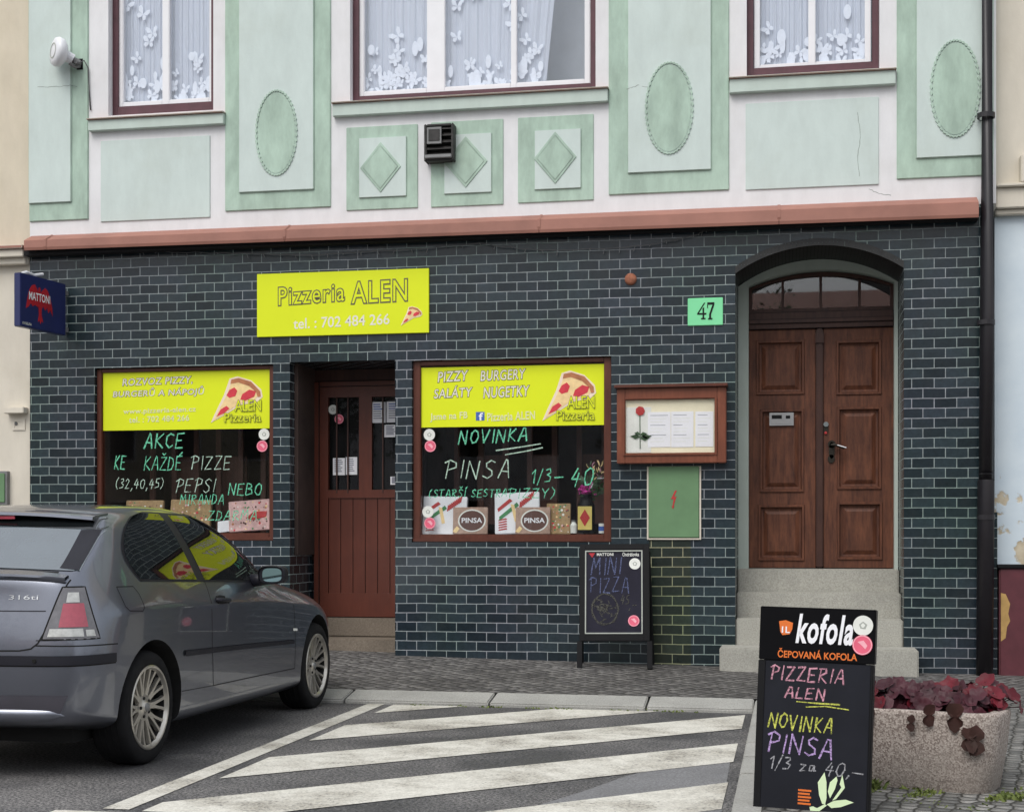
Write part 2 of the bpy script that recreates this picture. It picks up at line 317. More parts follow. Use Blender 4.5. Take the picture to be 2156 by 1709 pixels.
# ------------------------------------------------------------------ mesh builder
class MB:
    def __init__(s): s.v = []; s.f = []; s.m = []; s.mats = []
    def mi(s, m):
        m = M[m] if isinstance(m, str) else m
        if m not in s.mats: s.mats.append(m)
        return s.mats.index(m)
    def add(s, vs, fs, m):
        o = len(s.v); k = s.mi(m); s.v += [tuple(v) for v in vs]
        for f in fs: s.f.append([i+o for i in f]); s.m.append(k)
        return s
    def box(s, x0, x1, y0, y1, z0, z1, m):
        return s.add([(x0,y0,z0),(x1,y0,z0),(x1,y1,z0),(x0,y1,z0),(x0,y0,z1),(x1,y0,z1),(x1,y1,z1),(x0,y1,z1)],
            [(0,3,2,1),(4,5,6,7),(0,1,5,4),(1,2,6,5),(2,3,7,6),(3,0,4,7)], m)
    def quad(s, a, b, c, d_, m): return s.add([a,b,c,d_], [(0,1,2,3)], m)
    def prism(s, pts, y0, y1, m):      # pts (x,z), front face at y0
        n = len(pts); ar = sum(pts[i][0]*pts[(i+1)%n][1]-pts[(i+1)%n][0]*pts[i][1] for i in range(n))
        if ar < 0: pts = pts[::-1]
        vs = [(x,y0,z) for x,z in pts]+[(x,y1,z) for x,z in pts]
        fs = [tuple(range(n)), tuple(range(2*n-1,n-1,-1))]+[(i,i+n,(i+1)%n+n,(i+1)%n) for i in range(n)]
        return s.add(vs, fs, m)
    def ring(s, outer, inner, y0, y1, m):   # closed band between two equal-length loops (x,z)
        n = len(outer); vs = [(x,y0,z) for x,z in outer]+[(x,y0,z) for x,z in inner]+[(x,y1,z) for x,z in outer]+[(x,y1,z) for x,z in inner]
        fs = []
        for i in range(n):
            j = (i+1)%n; fs += [(i,j,j+n,i+n),(i,i+2*n,j+2*n,j),(i+n,j+n,j+3*n,i+3*n)]
        return s.add(vs, fs, m)
    def frame(s, x0, x1, z0, z1, t, y0, y1, m, tb=None, tt=None):
        tb = t if tb is None else tb; tt = t if tt is None else tt
        s.box(x0,x0+t,y0,y1,z0,z1,m); s.box(x1-t,x1,y0,y1,z0,z1,m)
        if tb: s.box(x0+t,x1-t,y0,y1,z0,z0+tb,m)
        if tt: s.box(x0+t,x1-t,y0,y1,z1-tt,z1,m)
        return s
    def disc(s, x, z, r, y0, y1, m, n=24, rz=None):
        rz = rz or r
        return s.prism([(x+r*math.cos(2*math.pi*i/n), z+rz*math.sin(2*math.pi*i/n)) for i in range(n)], y0, y1, m)
    def tube(s, pts, r, m, n=8, cap=True):
        pts = [Vector(p) for p in pts]; vs = []; fs = []; k = len(pts)
        rr = r if isinstance(r, (list, tuple)) else [r]*k
        prev = None
        for i, p in enumerate(pts):
            t = (pts[min(i+1,k-1)]-pts[max(i-1,0)]).normalized()
            a = t.cross(Vector((0,0,1)))
            if a.length < 1e-3: a = t.cross(Vector((0,1,0)))
            a.normalize()
            if prev is not None and a.dot(prev) < 0: a = -a
            prev = a; b = t.cross(a).normalized()
            for j in range(n):
                q = 2*math.pi*j/n; vs.append(p+(a*math.cos(q)+b*math.sin(q))*rr[i])
        for i in range(k-1):
            for j in range(n): fs.append((i*n+j, i*n+(j+1)%n, (i+1)*n+(j+1)%n, (i+1)*n+j))
        if cap: fs += [tuple(range(n))[::-1], tuple(range((k-1)*n, k*n))]
        return s.add(vs, fs, m)
    def lathe(s, prof, axis_o, m, n=32, axis='y'):  # prof (r, t) about an axis along y through axis_o
        vs = []; fs = []; k = len(prof); ox, oy, oz = axis_o
        for r, t in prof:
            for j in range(n):
                q = 2*math.pi*j/n
                if axis == 'y': vs.append((ox+r*math.cos(q), oy+t, oz+r*math.sin(q)))
                else: vs.append((ox+r*math.cos(q), oy+r*math.sin(q), oz+t))
        for i in range(k-1):
            for j in range(n): fs.append((i*n+j, i*n+(j+1)%n, (i+1)*n+(j+1)%n, (i+1)*n+j))
        return s.add(vs, fs, m)
    def stroke(s, pts, wd, y, m, th=.0012):    # pen ribbon in the x-z plane
        for i in range(len(pts)-1):
            (x0,z0),(x1,z1) = pts[i], pts[i+1]; L = math.hypot(x1-x0, z1-z0)
            if L < 1e-6: continue
            w2 = wd/2*random.uniform(.55, 1.0); nx, nz = -(z1-z0)/L*w2, (x1-x0)/L*w2; ex, ez = (x1-x0)/L*w2*.7, (z1-z0)/L*w2*.7
            s.prism([(x0-ex+nx,z0-ez+nz),(x0-ex-nx,z0-ez-nz),(x1+ex-nx,z1+ez-nz),(x1+ex+nx,z1+ez+nz)], y-random.uniform(0,.0004), y+th, m)
        return s
    def build(s, name, parent=None, smooth=False, bevel=0, loc=None, rot=None, sharp=None, merge=False):
        me = bpy.data.meshes.new(name); me.from_pydata(s.v, [], s.f)
        for m in s.mats: me.materials.append(m)
        me.polygons.foreach_set('material_index', s.m); me.update()
        if bevel or sharp or merge:
            bm = bmesh.new(); bm.from_mesh(me)
            if merge: bmesh.ops.remove_doubles(bm, verts=bm.verts, dist=1e-5)
            if bevel:
                es = [e for e in bm.edges if len(e.link_faces) == 2 and e.calc_face_angle(0) > R(40)]
                bmesh.ops.bevel(bm, geom=es, offset=bevel, segments=2, affect='EDGES', clamp_overlap=True)
            if sharp:
                for e in bm.edges:
                    if len(e.link_faces) == 2 and e.calc_face_angle(0) > R(sharp): e.smooth = False
                for f in bm.faces: f.smooth = True
            bm.to_mesh(me); bm.free()
        if smooth:
            me.polygons.foreach_set('use_smooth', [True]*len(me.polygons))
        o = bpy.data.objects.new(name, me); COL.objects.link(o)
        if parent: o.parent = parent
        if loc: o.location = loc
        if rot: o.rotation_euler = rot
        return o
def tag(o, label=None, cat=None, group=None, kind=None):
    for k, v in (('label', label), ('category', cat), ('group', group), ('kind', kind)):
        if v: o[k] = v
    return o
def thing(name, label, cat, loc=(0,0,0), rot=(0,0,0), group=None):
    o = bpy.data.objects.new(name, None); COL.objects.link(o); o.empty_display_size = .1
    o.location = loc; o.rotation_euler = rot
    return tag(o, label, cat, group)
_tc = {}
def text_raw(txt, offset=0.0, shear=0.0, space=1.0):
    key = (txt, offset, shear, space)
    if key in _tc: return _tc[key]
    cu = bpy.data.curves.new('lettering', 'FONT'); cu.body = txt; cu.offset = offset; cu.shear = shear; cu.space_character = space
    cu.resolution_u = 3; cu.fill_mode = 'FRONT'
    o = bpy.data.objects.new('lettering', cu); COL.objects.link(o)
    dg = bpy.context.evaluated_depsgraph_get(); dg.update()
    me = bpy.data.meshes.new_from_object(o.evaluated_get(dg))
    r = ([(v.co.x, v.co.y) for v in me.vertices], [tuple(p.vertices) for p in me.polygons])
    bpy.data.objects.remove(o); bpy.data.meshes.remove(me); bpy.data.curves.remove(cu)
    _tc[key] = r; return r
def text(mb, txt, x0, x1, z0, z1, y, m, offset=0.0, shear=0.0, space=1.0, halo=None, halo_off=.02, rise=0.0):
    bv, _ = text_raw(txt, 0.0, shear, space)
    ax, bx = min(v[0] for v in bv), max(v[0] for v in bv); az, bz = min(v[1] for v in bv), max(v[1] for v in bv)
    kx, kz = (x1-x0)/(bx-ax), (z1-z0)/(bz-az)
    for (off, mm, yy) in (([(halo_off, halo, y)] if halo else [])+[(offset, m, y-.0015 if halo else y)]):
        vs, fs = text_raw(txt, off, shear, space)
        mb.add([(x0+(vx-ax)*kx, yy, z0+(vz-az)*kz+rise*(vx-ax)/(bx-ax)) for vx, vz in vs], fs, mm)
# single-stroke hand lettering, unit height
HW = {
'A': [[(0,0),(.3,1),(.42,.98),(.56,0)],[(.1,.38),(.5,.38)]], 'B': [[(0,0),(.06,1),(.38,.95),(.42,.7),(.1,.55),(.48,.45),(.5,.12),(0,0)]],
'C': [[(.5,.85),(.32,1),(.08,.75),(.05,.25),(.25,0),(.5,.12)]], 'D': [[(0,0),(.05,1),(.4,.85),(.5,.45),(.35,.08),(0,0)]],
'E': [[(.5,1),(.05,.97),(0,0),(.48,.02)],[(.03,.52),(.4,.53)]], 'I': [[(.1,0),(.14,1)]], 'K': [[(.03,0),(.08,1)],[(.5,1),(.07,.48),(.52,0)]],
'L': [[(.08,1),(.02,0),(.45,.03)]], 'M': [[(0,0),(.1,1),(.33,.45),(.58,1),(.68,0)]], 'N': [[(0,0),(.06,1),(.48,0),(.56,1)]],
'O': [[(.3,1),(.08,.8),(.03,.35),(.2,.02),(.42,.08),(.55,.5),(.48,.88),(.3,1)]], 'P': [[(.08,0),(.13,1)],[(-.06,.86),(.2,1.02),(.5,.9),(.48,.6),(.12,.45)]],
'R': [[(.03,0),(.08,1)],[(-.02,.95),(.4,1),(.46,.72),(.08,.5),(.52,0)]], 'S': [[(.5,.88),(.3,1),(.08,.82),(.15,.6),(.42,.4),(.45,.15),(.22,0),(0,.12)]],
'T': [[(0,.97),(.56,1)],[(.28,.98),(.25,0)]], 'V': [[(0,1),(.24,0),(.52,1)]], 'Y': [[(0,1),(.24,.5),(.5,1)],[(.24,.5),(.2,0)]],
'Z': [[(.03,.95),(.5,1),(.0,.02),(.52,.04)]], '(': [[(.3,1.1),(.08,.75),(.05,.25),(.2,-.1)]], ')': [[(.02,1.1),(.24,.75),(.22,.25),(.0,-.1)]],
',': [[(.14,.08),(.02,-.22)]], '-': [[(.05,.45),(.45,.48)]], '_': [[(.0,.35),(.7,.25)]], '/': [[(0,-.15),(.38,1.1)]], '.': [[(.05,.0),(.1,.05)]],
'0': [[(.3,1),(.08,.8),(.03,.35),(.2,.02),(.42,.08),(.55,.5),(.48,.88),(.3,1)]], '1': [[(0,.7),(.28,1),(.22,0)]],
'2': [[(.03,.8),(.25,1),(.45,.8),(.02,.02),(.5,.04)]], '3': [[(.05,.92),(.35,1),(.42,.75),(.18,.55),(.45,.38),(.38,.08),(.0,.05)]],
'4': [[(.3,1),(.02,.4),(.52,.42)],[(.42,.75),(.32,0)]], '5': [[(.48,1),(.12,.97),(.08,.58),(.4,.52),(.42,.15),(.02,.03)]],
'8': [[(.3,1),(.08,.8),(.4,.4),(.4,.1),(.15,0),(.05,.3),(.42,.75),(.3,1)]],
'z': [[(.02,.5),(.36,.5),(.02,.02),(.42,.04)]], 'a': [[(.4,.5),(.1,.45),(.05,.1),(.25,.02),(.4,.45),(.42,.06),(.55,.1)]], ' ': []}
ACC = {'Ž': ('Z',[[(.12,1.3),(.26,1.14),(.42,1.32)]]), 'Š': ('S',[[(.12,1.3),(.26,1.14),(.42,1.32)]]), 'É': ('E',[[(.28,1.12),(.5,1.32)]]), 'Í': ('I',[[(.12,1.12),(.35,1.32)]])}
def hand(mb, txt, x0, x1, z0, z1, y, m, wd, slant=.1, rise=0.0, jit=.03):
    adv = []; x = 0
    for ch in txt:
        b = ACC[ch][0] if ch in ACC else ch
        wch = max([p[0] for st in HW[b] for p in st], default=.35)
        adv.append((x, ch)); x += wch+.22
    tot = x-.22; h = z1-z0; k = (x1-x0)/tot
    for ax, ch in adv:
        sts = list(HW[ACC[ch][0]])+ACC[ch][1] if ch in ACC else HW[ch]
        dz = random.uniform(-.05,.05)
        for st in sts:
            q = [(px+random.uniform(-jit,jit), pz+dz+random.uniform(-jit,jit)) for px, pz in st]
            # round the pen path a little
            fine = []
            for i in range(len(q)-1):
                for t in (0,.5): fine.append((q[i][0]*(1-t)+q[i+1][0]*t, q[i][1]*(1-t)+q[i+1][1]*t))
            fine.append(q[-1])
            mb.stroke([(x0+k*(ax+px)+slant*h*pz, z0+h*pz+rise*(ax+px)/tot) for px, pz in fine], wd, y, m)
# ------------------------------------------------------------------ ground
def zb(x):                    # height of the pavement along the foot of the facade
    return .199-.0186*(x+3.47) if x < 1.2 else .112
KX = -.25                     # the raised cobbles turn towards the street here
def ky(x): return -2.07-.031*(x+3.3)
mb = MB(); mb.quad((-150,-200,0),(150,-200,0),(150,60,0),(-150,60,0),'asphalt'); tag(mb.build('road'), kind='structure')
mb = MB(); n = 30; x0, x1 = -14, 14
xs = sorted(set([x0+(x1-x0)*i/n for i in range(n+1)]+[KX+.12]))
for i in range(len(xs)-1):
    a, b = xs[i], xs[i+1]
    for j in range(6):
        def pt(x, t):
            yk = ky(min(x, KX))+.27; return (x, yk+(.75-yk)*t, .076+(zb(x)-.076)*min(1, t*(.75-yk)/(-yk)))
        mb.quad(pt(a,j/6),pt(b,j/6),pt(b,(j+1)/6),pt(a,(j+1)/6),'cobble')
tag(mb.build('pavement', smooth=True), kind='structure')
mb = MB(); mb.quad((KX+.13,-16,.062),(14,-16,.062),(14,ky(KX)+.275,.0755),(KX+.13,ky(KX)+.275,.0755),'setts')
tag(mb.build('cobbled_path', smooth=True), kind='structure')
mb = MB()
joints = [-14,-12.9,-11.8,-10.7,-9.6,-8.5,-7.4,-6.3,-5.4,-4.42,-3.30,-2.18,-1.02,KX]
for a, b in zip(joints[:-1], joints[1:]):
    g = .008; a += g; b -= g
    def pr(x): y = ky(x); return [(y,-.02),(y,.026),(y+.012,.036),(y+.25,.074),(y+.275,.079),(y+.30,.06),(y+.30,-.02)]
    pa, pb = pr(a), pr(b); k = len(pa)
    mb.add([(a,y,z) for y,z in pa]+[(b,y,z) for y,z in pb], [(i,i+k,(i+1)%k+k,(i+1)%k) for i in range(k)]+[tuple(range(k)),tuple(range(2*k-1,k-1,-1))], 'kerb')
y = ky(KX)+.30
while y > -16:
    L = random.uniform(.55,.95); mb.box(KX, KX+.135, y-L+.012, y, -.02, .068+random.uniform(-.003,.003), 'kerb'); y -= L
tag(mb.build('kerb', bevel=.008), kind='structure')
mb = MB()                      # painted bay line and hatching
mb.quad((-3.105,-6.42,.004),(-2.975,-6.42,.004),(-2.975,ky(-3)-.01,.004),(-3.105,ky(-3)-.01,.004),'roadpaint')
mb.quad((-3.30,-6.62,.004),(.0,-6.62,.004),(.0,-6.49,.004),(-3.30,-6.49,.004),'roadpaint')
def clip(poly, f):
    out = []
    for i in range(len(poly)):
        p, q = poly[i], poly[(i+1)%len(poly)]; a, b = f(p), f(q)
        if a >= 0: out.append(p)
        if a*b < 0: t = a/(a-b); out.append((p[0]+(q[0]-p[0])*t, p[1]+(q[1]-p[1])*t))
    return out
for k in range(-2, 5):
    top = -1.98+1.44*k; bot = top-.745; sl = .965
    po = [(-6,top-6*sl),(-6,bot-6*sl),(3,bot+3*sl),(3,top+3*sl)]
    for f in (lambda p: p[0]+2.90, lambda p: -.31-p[0], lambda p: ky(p[0])-.03-p[1], lambda p: p[1]+6.45): po = clip(po, f) if po else po
    if len(po) > 2: mb.add([(x,y,.0042) for x,y in po], [tuple(range(len(po)))], 'roadpaint')
tag(mb.build('road_marking'), kind='structure')
mb = MB(); pp = [(-.75,-6.1),(-1.15,-5.95),(-1.0,-5.55),(-.86,-5.1),(-.72,-4.75),(-.52,-4.45),(-.33,-4.25),(-.30,-6.45),(-.6,-6.45)]
mb.add([(x,y,.002) for x,y in pp],[tuple(range(len(pp)))],'patch'); tag(mb.build('road_patch'), kind='structure')
# ------------------------------------------------------------------ pizzeria building
B = thing('pizzeria_building', 'mint green town house with dark tiled ground floor, shop windows and arched wooden door', 'building')
XL, XR = PX(63), PX(2092)
ZC = 3.99                     # underside of the cornice
def holes_wall(x0, x1, z0, z1, holes, y, m, mb, th=0):
    xs = sorted({x0,x1}|{h[0] for h in holes}|{h[1] for h in holes}); zs = sorted({z0,z1}|{h[2] for h in holes}|{h[3] for h in holes})
    for i in range(len(xs)-1):
        for j in range(len(zs)-1):
            cx, cz = (xs[i]+xs[i+1])/2, (zs[j]+zs[j+1])/2
            if any(h[0]<cx<h[1] and h[2]<cz<h[3] for h in holes): continue
            mb.quad((xs[i],y,zs[j]),(xs[i+1],y,zs[j]),(xs[i+1],y,zs[j+1]),(xs[i],y,zs[j+1]),m)
def reveals(h, y0, y1, m, mb, bottom=True, top=True):
    x0,x1,z0,z1 = h
    mb.quad((x0,y0,z0),(x0,y1,z0),(x0,y1,z1),(x0,y0,z1),m); mb.quad((x1,y1,z0),(x1,y0,z0),(x1,y0,z1),(x1,y1,z1),m)
    if bottom: mb.quad((x0,y1,z0),(x0,y0,z0),(x1,y0,z0),(x1,y1,z0),m)
    if top: mb.quad((x0,y0,z1),(x0,y1,z1),(x1,y1,z1),(x1,y0,z1),m)
LWx = RC(199,771,575,1138); RWx = RC(867,754,1287,1141)
DOx = (PX(610), PX(832), -.05, PZ(720,760))
AX0, AX1 = PX(1548), PX(1903); AS = 3.50; AC = 3.715      # arch springing and crown
def arc(x0, x1, zs, zc, n=24, e=0):
    xm, hw, ri = (x0+x1)/2, (x1-x0)/2, zc-zs; Rr = (hw*hw+ri*ri)/(2*ri); cz = zc-Rr; a0 = math.asin(hw/Rr)
    return [(xm+(Rr+e)*math.sin(a0*(-1+2*i/n)), cz+(Rr+e)*math.cos(a0*(-1+2*i/n))) for i in range(n+1)]
mb = MB()
ARx = (AX0, AX1, -.05, AC+.06)
holes_wall(XL, XR, -.05, ZC+.02, [LWx, RWx, DOx, ARx], 0, 'tile', mb)
ap = arc(AX0, AX1, AS, AC)
for i in range(len(ap)-1):
    (xa,za),(xb,zb_) = ap[i], ap[i+1]; mb.quad((xa,0,za),(xb,0,zb_),(xb,0,AC+.06),(xa,0,AC+.06),'tile')
reveals(LWx, 0, .12, 'tile', mb); reveals(RWx, 0, .12, 'tile', mb); reveals(DOx, 0, .72, 'tile', mb, False)
mb.quad((AX0,0,-.05),(AX0,.75,-.05),(AX0,.75,AS),(AX0,0,AS),'tile'); mb.quad((AX1,.75,-.05),(AX1,0,-.05),(AX1,0,AS),(AX1,.75,AS),'tile')
mb.quad((XR,0,-.05),(XR,.6,-.05),(XR,.6,ZC),(XR,0,ZC),'tile')
# low plinth step at the right end
x_, z_ = PX(2100), PZ(2095,1078); mb.box(XR+.001, x_, .004, .4, -.05, z_, 'tile')
mb.build('tiled_wall', B)
mb = MB()                      # arch of dark bricks on edge, in the soffit
for i in range(48):
    a = arc(AX0, AX1, AS, AC, 48); 
    (xa,za),(xb,zb_) = a[i], a[i+1]; t = .06
    q = lambda u: (xa+(xb-xa)*u, za+(zb_-za)*u)
    p0, p1 = q(.04), q(.96)
    mb.add([(p0[0],-.001,p0[1]),(p1[0],-.002,p1[1]),(p1[0],.66,p1[1]),(p0[0],.66,p0[1]),(p0[0],-.002,p0[1]+t),(p1[0],-.002,p1[1]+t),(p1[0],.66,p1[1]+t),(p0[0],.66,p0[1]+t)],
        [(0,3,2,1),(0,1,5,4),(1,2,6,5),(3,0,4,7),(4,5,6,7)], 'soldier')
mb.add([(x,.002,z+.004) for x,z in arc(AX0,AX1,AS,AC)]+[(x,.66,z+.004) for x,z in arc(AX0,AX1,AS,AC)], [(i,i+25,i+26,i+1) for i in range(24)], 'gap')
mb.build('arch_bricks', B)
mb = MB()
W1 = (PX(228), PX(449), PZ(335,238), 6.9); W2 = (PX(737), PX(1254), PZ(995,200), 6.9); W3 = (PX(1572), PX(1852), PZ(1712,152), 6.9)
holes_wall(XL, XR+.02, ZC+.02, 7.6, [W1, W2, W3], 0.0, 'white', mb)
for h in (W1,W2,W3): reveals(h, 0, .16, 'white', mb)
mb.build('upper_wall', B)
mb = MB()                      # cornice flashing
prof = [(0,4.062),(-.03,4.06),(-.155,4.0),(-.17,3.99),(-.172,3.925),(-.165,3.90),(-.15,3.905),(-.14,3.93),(0,3.96)]
seams = [PX(50,-.17), PX(96,-.16), PX(600,-.16), PX(1135,-.16), PX(1640,-.16), PX(2061,-.16)]
for a, b in zip(seams[:-1], seams[1:]):
    k = len(prof); dz = lambda x: -.012*(x+7)/8.6*3
    for (xx, yy, e) in ((a+.002, b-.002, 0),):
        va = [(xx,y,z+(dz(xx) if z < 3.95 else 0)) for y,z in prof]; vb = [(yy,y,z+(dz(yy) if z < 3.95 else 0)) for y,z in prof]
        mb.add(va+vb, [(i,i+k,(i+1)%k+k,(i+1)%k) for i in range(k-1)]+[tuple(range(k)),tuple(range(2*k-1,k-1,-1))], 'flash')
    if b < 1.4:                # folded seam
        va = [(b-.012,y-.005,z+.004) for y,z in prof[1:6]]; vb = [(b+.012,y-.005,z+.004) for y,z in prof[1:6]]
        mb.add(va+vb, [(i,i+5,i+6,i+1) for i in range(4)], 'flash')
mb.build('cornice', B)
mb = MB(); mb.box(XL, PX(2061,-.13), -.11, .0, 3.865, 3.93, 'gap'); mb.build('cornice_shadow_gap', B)  # near-black strip paints the shadow gap below the cornice
def relief(px0, px1, pbot, ix0, ix1, ipb, oval=None, ztop=7.5):
    x0, x1 = PX(px0), PX(px1); z0 = PZ((px0+px1)/2, pbot)
    mb = MB(); mb.box(x0, x1, -.016, .01, z0, ztop, 'green')
    ix0, ix1 = PX(ix0), PX(ix1); iz0 = PZ((px0+px1)/2, ipb)
    mb.box(ix0, ix1, -.034, -.014, iz0, ztop, 'mint')
    o = mb.build('pilaster_panel', B, bevel=.006)
    if oval:
        cx, cy, rx, ry = oval; x, z = P(cx, cy, -.034); rx = PX(cx+rx)-PX(cx); rz = PZ(cx,cy-ry)-PZ(cx,cy)
        m2 = MB(); n = 48
        po = [(x+rx*math.cos(2*math.pi*i/n), z+rz*math.sin(2*math.pi*i/n)) for i in range(n)]
        m2.prism([(x+(a-x)*.90, z+(b-z)*.93) for a, b in po], -.039, -.033, 'green')
        for i in range(n):     # beaded wreath
            a = 2*math.pi*(i+.5)/n; ex, ez = x+rx*.95*math.cos(a), z+rz*.965*math.sin(a); tx, tz = -rx*math.sin(a), rz*math.cos(a); L = math.hypot(tx,tz); tx/=L; tz/=L
            l = .5*L*2*math.pi/n*1.05
            m2.prism([(ex-tx*l,ez-tz*l),(ex-tx*l*.3+tz*.014,ez-tz*l*.3-tx*.014),(ex+tx*l+tz*.004,ez+tz*l-tx*.004),(ex+tx*l*.2-tz*.010,ez+tz*l*.2+tx*.010)], -.044, -.033, 'green')
        m2.build('medallion', o)
relief(63, 187, 465, 63.5, 153, 428)
relief(475, 697, 441, 505, 663, 404, (582,280,44,91))
relief(1282, 1535, 406, 1322, 1498, 363, (1409,228,51,98))
relief(1888, 2091, 374, 1928, 2091, 333, (2011,187,53,104))
def crack(pts, y):
    rnd = random.Random(len(pts)); mb = MB(); q = []
    for a, b in zip(pts[:-1], pts[1:]):
        for t in range(6): q.append((a[0]+(b[0]-a[0])*t/6+rnd.uniform(-1,1), a[1]+(b[1]-a[1])*t/6+rnd.uniform(-1,1)))
    mb.stroke([P(x_,y_,y) for x_,y_ in q], .005, y, 'sillgrey', .002); mb.build('plaster_crack', B)
crack([(80,184),(120,183),(148,180),(165,183)], -.0345); crack([(1320,188),(1330,185),(1348,178)], -.0345); crack([(1806,238),(1812,290),(1805,330),(1810,380)], -.0125); crack([(1352,182),(1400,190),(1450,188)], -.0345); crack([(1830,398),(1850,408),(1880,412)], -.0005); crack([(960,418),(1010,414),(1060,418)], -.0005)
for px0,py0,px1,py1 in ((213,292,443,463),(1570,212,1850,395)):
    x0,x1,z0,z1 = RC(px0,py0,px1,py1); mb = MB(); mb.box(x0,x1,-.012,.01,z0,z1,'mint'); mb.build('apron_panel', B, bevel=.004)
for (o_, i_, c_) in (((730,266,880,441),(757,290,857,416),(803,354,43,53)),((908,255,1060,434),(936,283,1036,408),(982,343,46,54)),((1091,245,1250,425),(1126,274,1224,399),(1170,334,45,55))):
    mb = MB(); x0,x1,z0,z1 = RC(*o_); mb.box(x0,x1,-.012,.01,z0,z1,'green'); x0,x1,z0,z1 = RC(*i_); mb.box(x0,x1,-.026,-.011,z0,z1,'mint')
    o = mb.build('diamond_panel', B, bevel=.004)
    x, z = P(c_[0], c_[1]); a = PX(c_[0]+c_[2])-x; b = PZ(c_[0],c_[1]-c_[3])-z
    m2 = MB(); m2.prism([(x-a,z),(x,z-b),(x+a,z),(x,z+b)], -.033, -.024, 'green'); m2.prism([(x-a*.86,z),(x,z-b*.86),(x+a*.86,z),(x,z+b*.86)], -.036, -.030, 'green')
    m2.build('diamond', o, bevel=.003)
for px0,px1,yt,yb in ((184,469,242,268),(699,1279,199,229),(1536,1886,153,186)):
    x0,x1 = PX(px0,-.07), PX(px1,-.07); xm=(px0+px1)/2; z1 = PZ(xm,yt,-.07); z0 = PZ(xm,yb,-.06)
    mb = MB(); mb.box(x0,x1,-.06,.05,z0,z1-.012,'sillgreen'); mb.box(x0-.008,x1+.008,-.085,.1,z1-.012,z1,'rust')
    mb.build('window_sill', B, bevel=.004)
def butterfly(mb, x, z, s, y, ang):
    c, q = math.cos(ang), math.sin(ang)
    for sx in (-1,1):
        for pts in ([(0,0),(.25,.55),(.6,.75),(.75,.5),(.55,.1)],[(0,0),(.5,.0),(.62,-.3),(.35,-.55),(.1,-.3)]):
            pp = [(x+s*(c*px*sx*(.75 if sx > 0 else 1)-q*pz), z+s*(q*px*sx+c*pz)) for px,pz in pts]
            jy = random.uniform(-.004,.004); mb.prism(pp, y+jy, y+jy+.0012, 'lace')
def upper_window(h, y, pred, panes, mull, pbot, sash, nb, gap=None, fl=(.055,.055)):
    x0,x1,z0,z1 = h; red = PZ((panes[0][0]+panes[-1][1])/2, pred, y+.01)-z0
    mb = MB(); mb.frame(x0+.001, x1-.001, z0+.001, z1-.001, fl[0], y-.015, y+.05, 'maroon', tb=red)
    fr = mb.build('window', B, bevel=.003)
    xm = (panes[0][0]+panes[-1][1])/2; zg = PZ(xm, pbot, y+.02)
    sx0, sx1 = PX(sash[0], y+.01), PX(sash[1], y+.01); zs = z0+red
    mb = MB(); prev = sx0
    for a, b in panes:
        xa, xb = PX(a, y+.015), PX(b, y+.015); mb.box(prev, xa, y+.01, y+.07, zs+.001, z1-.06, 'upvc'); prev = xb
        mb.box(xa, xb, y+.01, y+.07, zs+.001, zg, 'upvc')
    mb.box(prev, sx1, y+.01, y+.07, zs+.001, z1-.06, 'upvc'); mb.box(sx0, sx1, y+.012, y+.068, z1-.14, z1-.062, 'upvc')
    mb.build('frame', fr, bevel=.006)
    for a, b in panes:
        xa, xb = PX(a, y+.03), PX(b, y+.03); mb = MB(); mb.box(xa-.005, xb+.005, y+.035, y+.043, zg-.005, z1-.1, 'glass'); mb.build('pane', fr)
    mb = MB(); cx0, cx1 = sx0+.02, (PX(gap, y+.1) if gap else sx1-.02); n = 120; zt = z1-.1; zc = zg-.06
    ys = [y+.105+.006*math.sin(i*.9)+.003*math.sin(i*2.3) for i in range(n+1)]
    xs_ = [cx0+(cx1-cx0)*i/n for i in range(n+1)]
    if gap: low = lambda i: -.16*max(0, (i-.6*n)/(.4*n))**1.5
    else: low = lambda i: 0
    vs = [(xs_[i],ys[i],zc) for i in range(n+1)]+[(xs_[i]-low(i)*.0+(0.16*max(0,(i-.7*n)/(.3*n)) if gap else 0),ys[i],zt) for i in range(n+1)]
    mb.add(vs, [(i,i+1,i+n+2,i+n+1) for i in range(n)], 'net')
    rnd = random.Random(nb); L = cx1-cx0
    for k in range(int(L*44)):
        zz = zg+abs(rnd.gauss(0,.17))+.0; xx = rnd.uniform(cx0+.03, cx1-.03)
        if rnd.random() < .68: butterfly(mb, xx, zz, rnd.uniform(.05,.085), y+.078, rnd.uniform(-.8,.8))
        else: jy = rnd.uniform(.070,.082); mb.disc(xx, zz, rnd.uniform(.018,.04), y+jy, y+jy+.001, 'lace', 10, rnd.uniform(.04,.075))
    for k in range(int(L*9)): butterfly(mb, rnd.uniform(cx0+.05,cx1-.05), zg+rnd.uniform(.3,1.3), rnd.uniform(.07,.10), y+.078, rnd.uniform(-.7,.7))
    mb.build('curtain', fr)
    mb = MB(); mb.box(x0-.3, x1+.3, y+.55, y+.6, z0-.3, z1+.3, 'roomgrey'); mb.build('room_wall', B)
upper_window(W1, .10, 221, [(260,342),(357,441)], None, 211, (245,452), 3)
upper_window(W2, .10, 191, [(767,899),(937,1076),(1088,1231)], None, 180, (752,1243), 11, gap=1148)
upper_window(W3, .10, 139, [(1600,1702),(1717,1821)], None, 131, (1588,1834), 5)
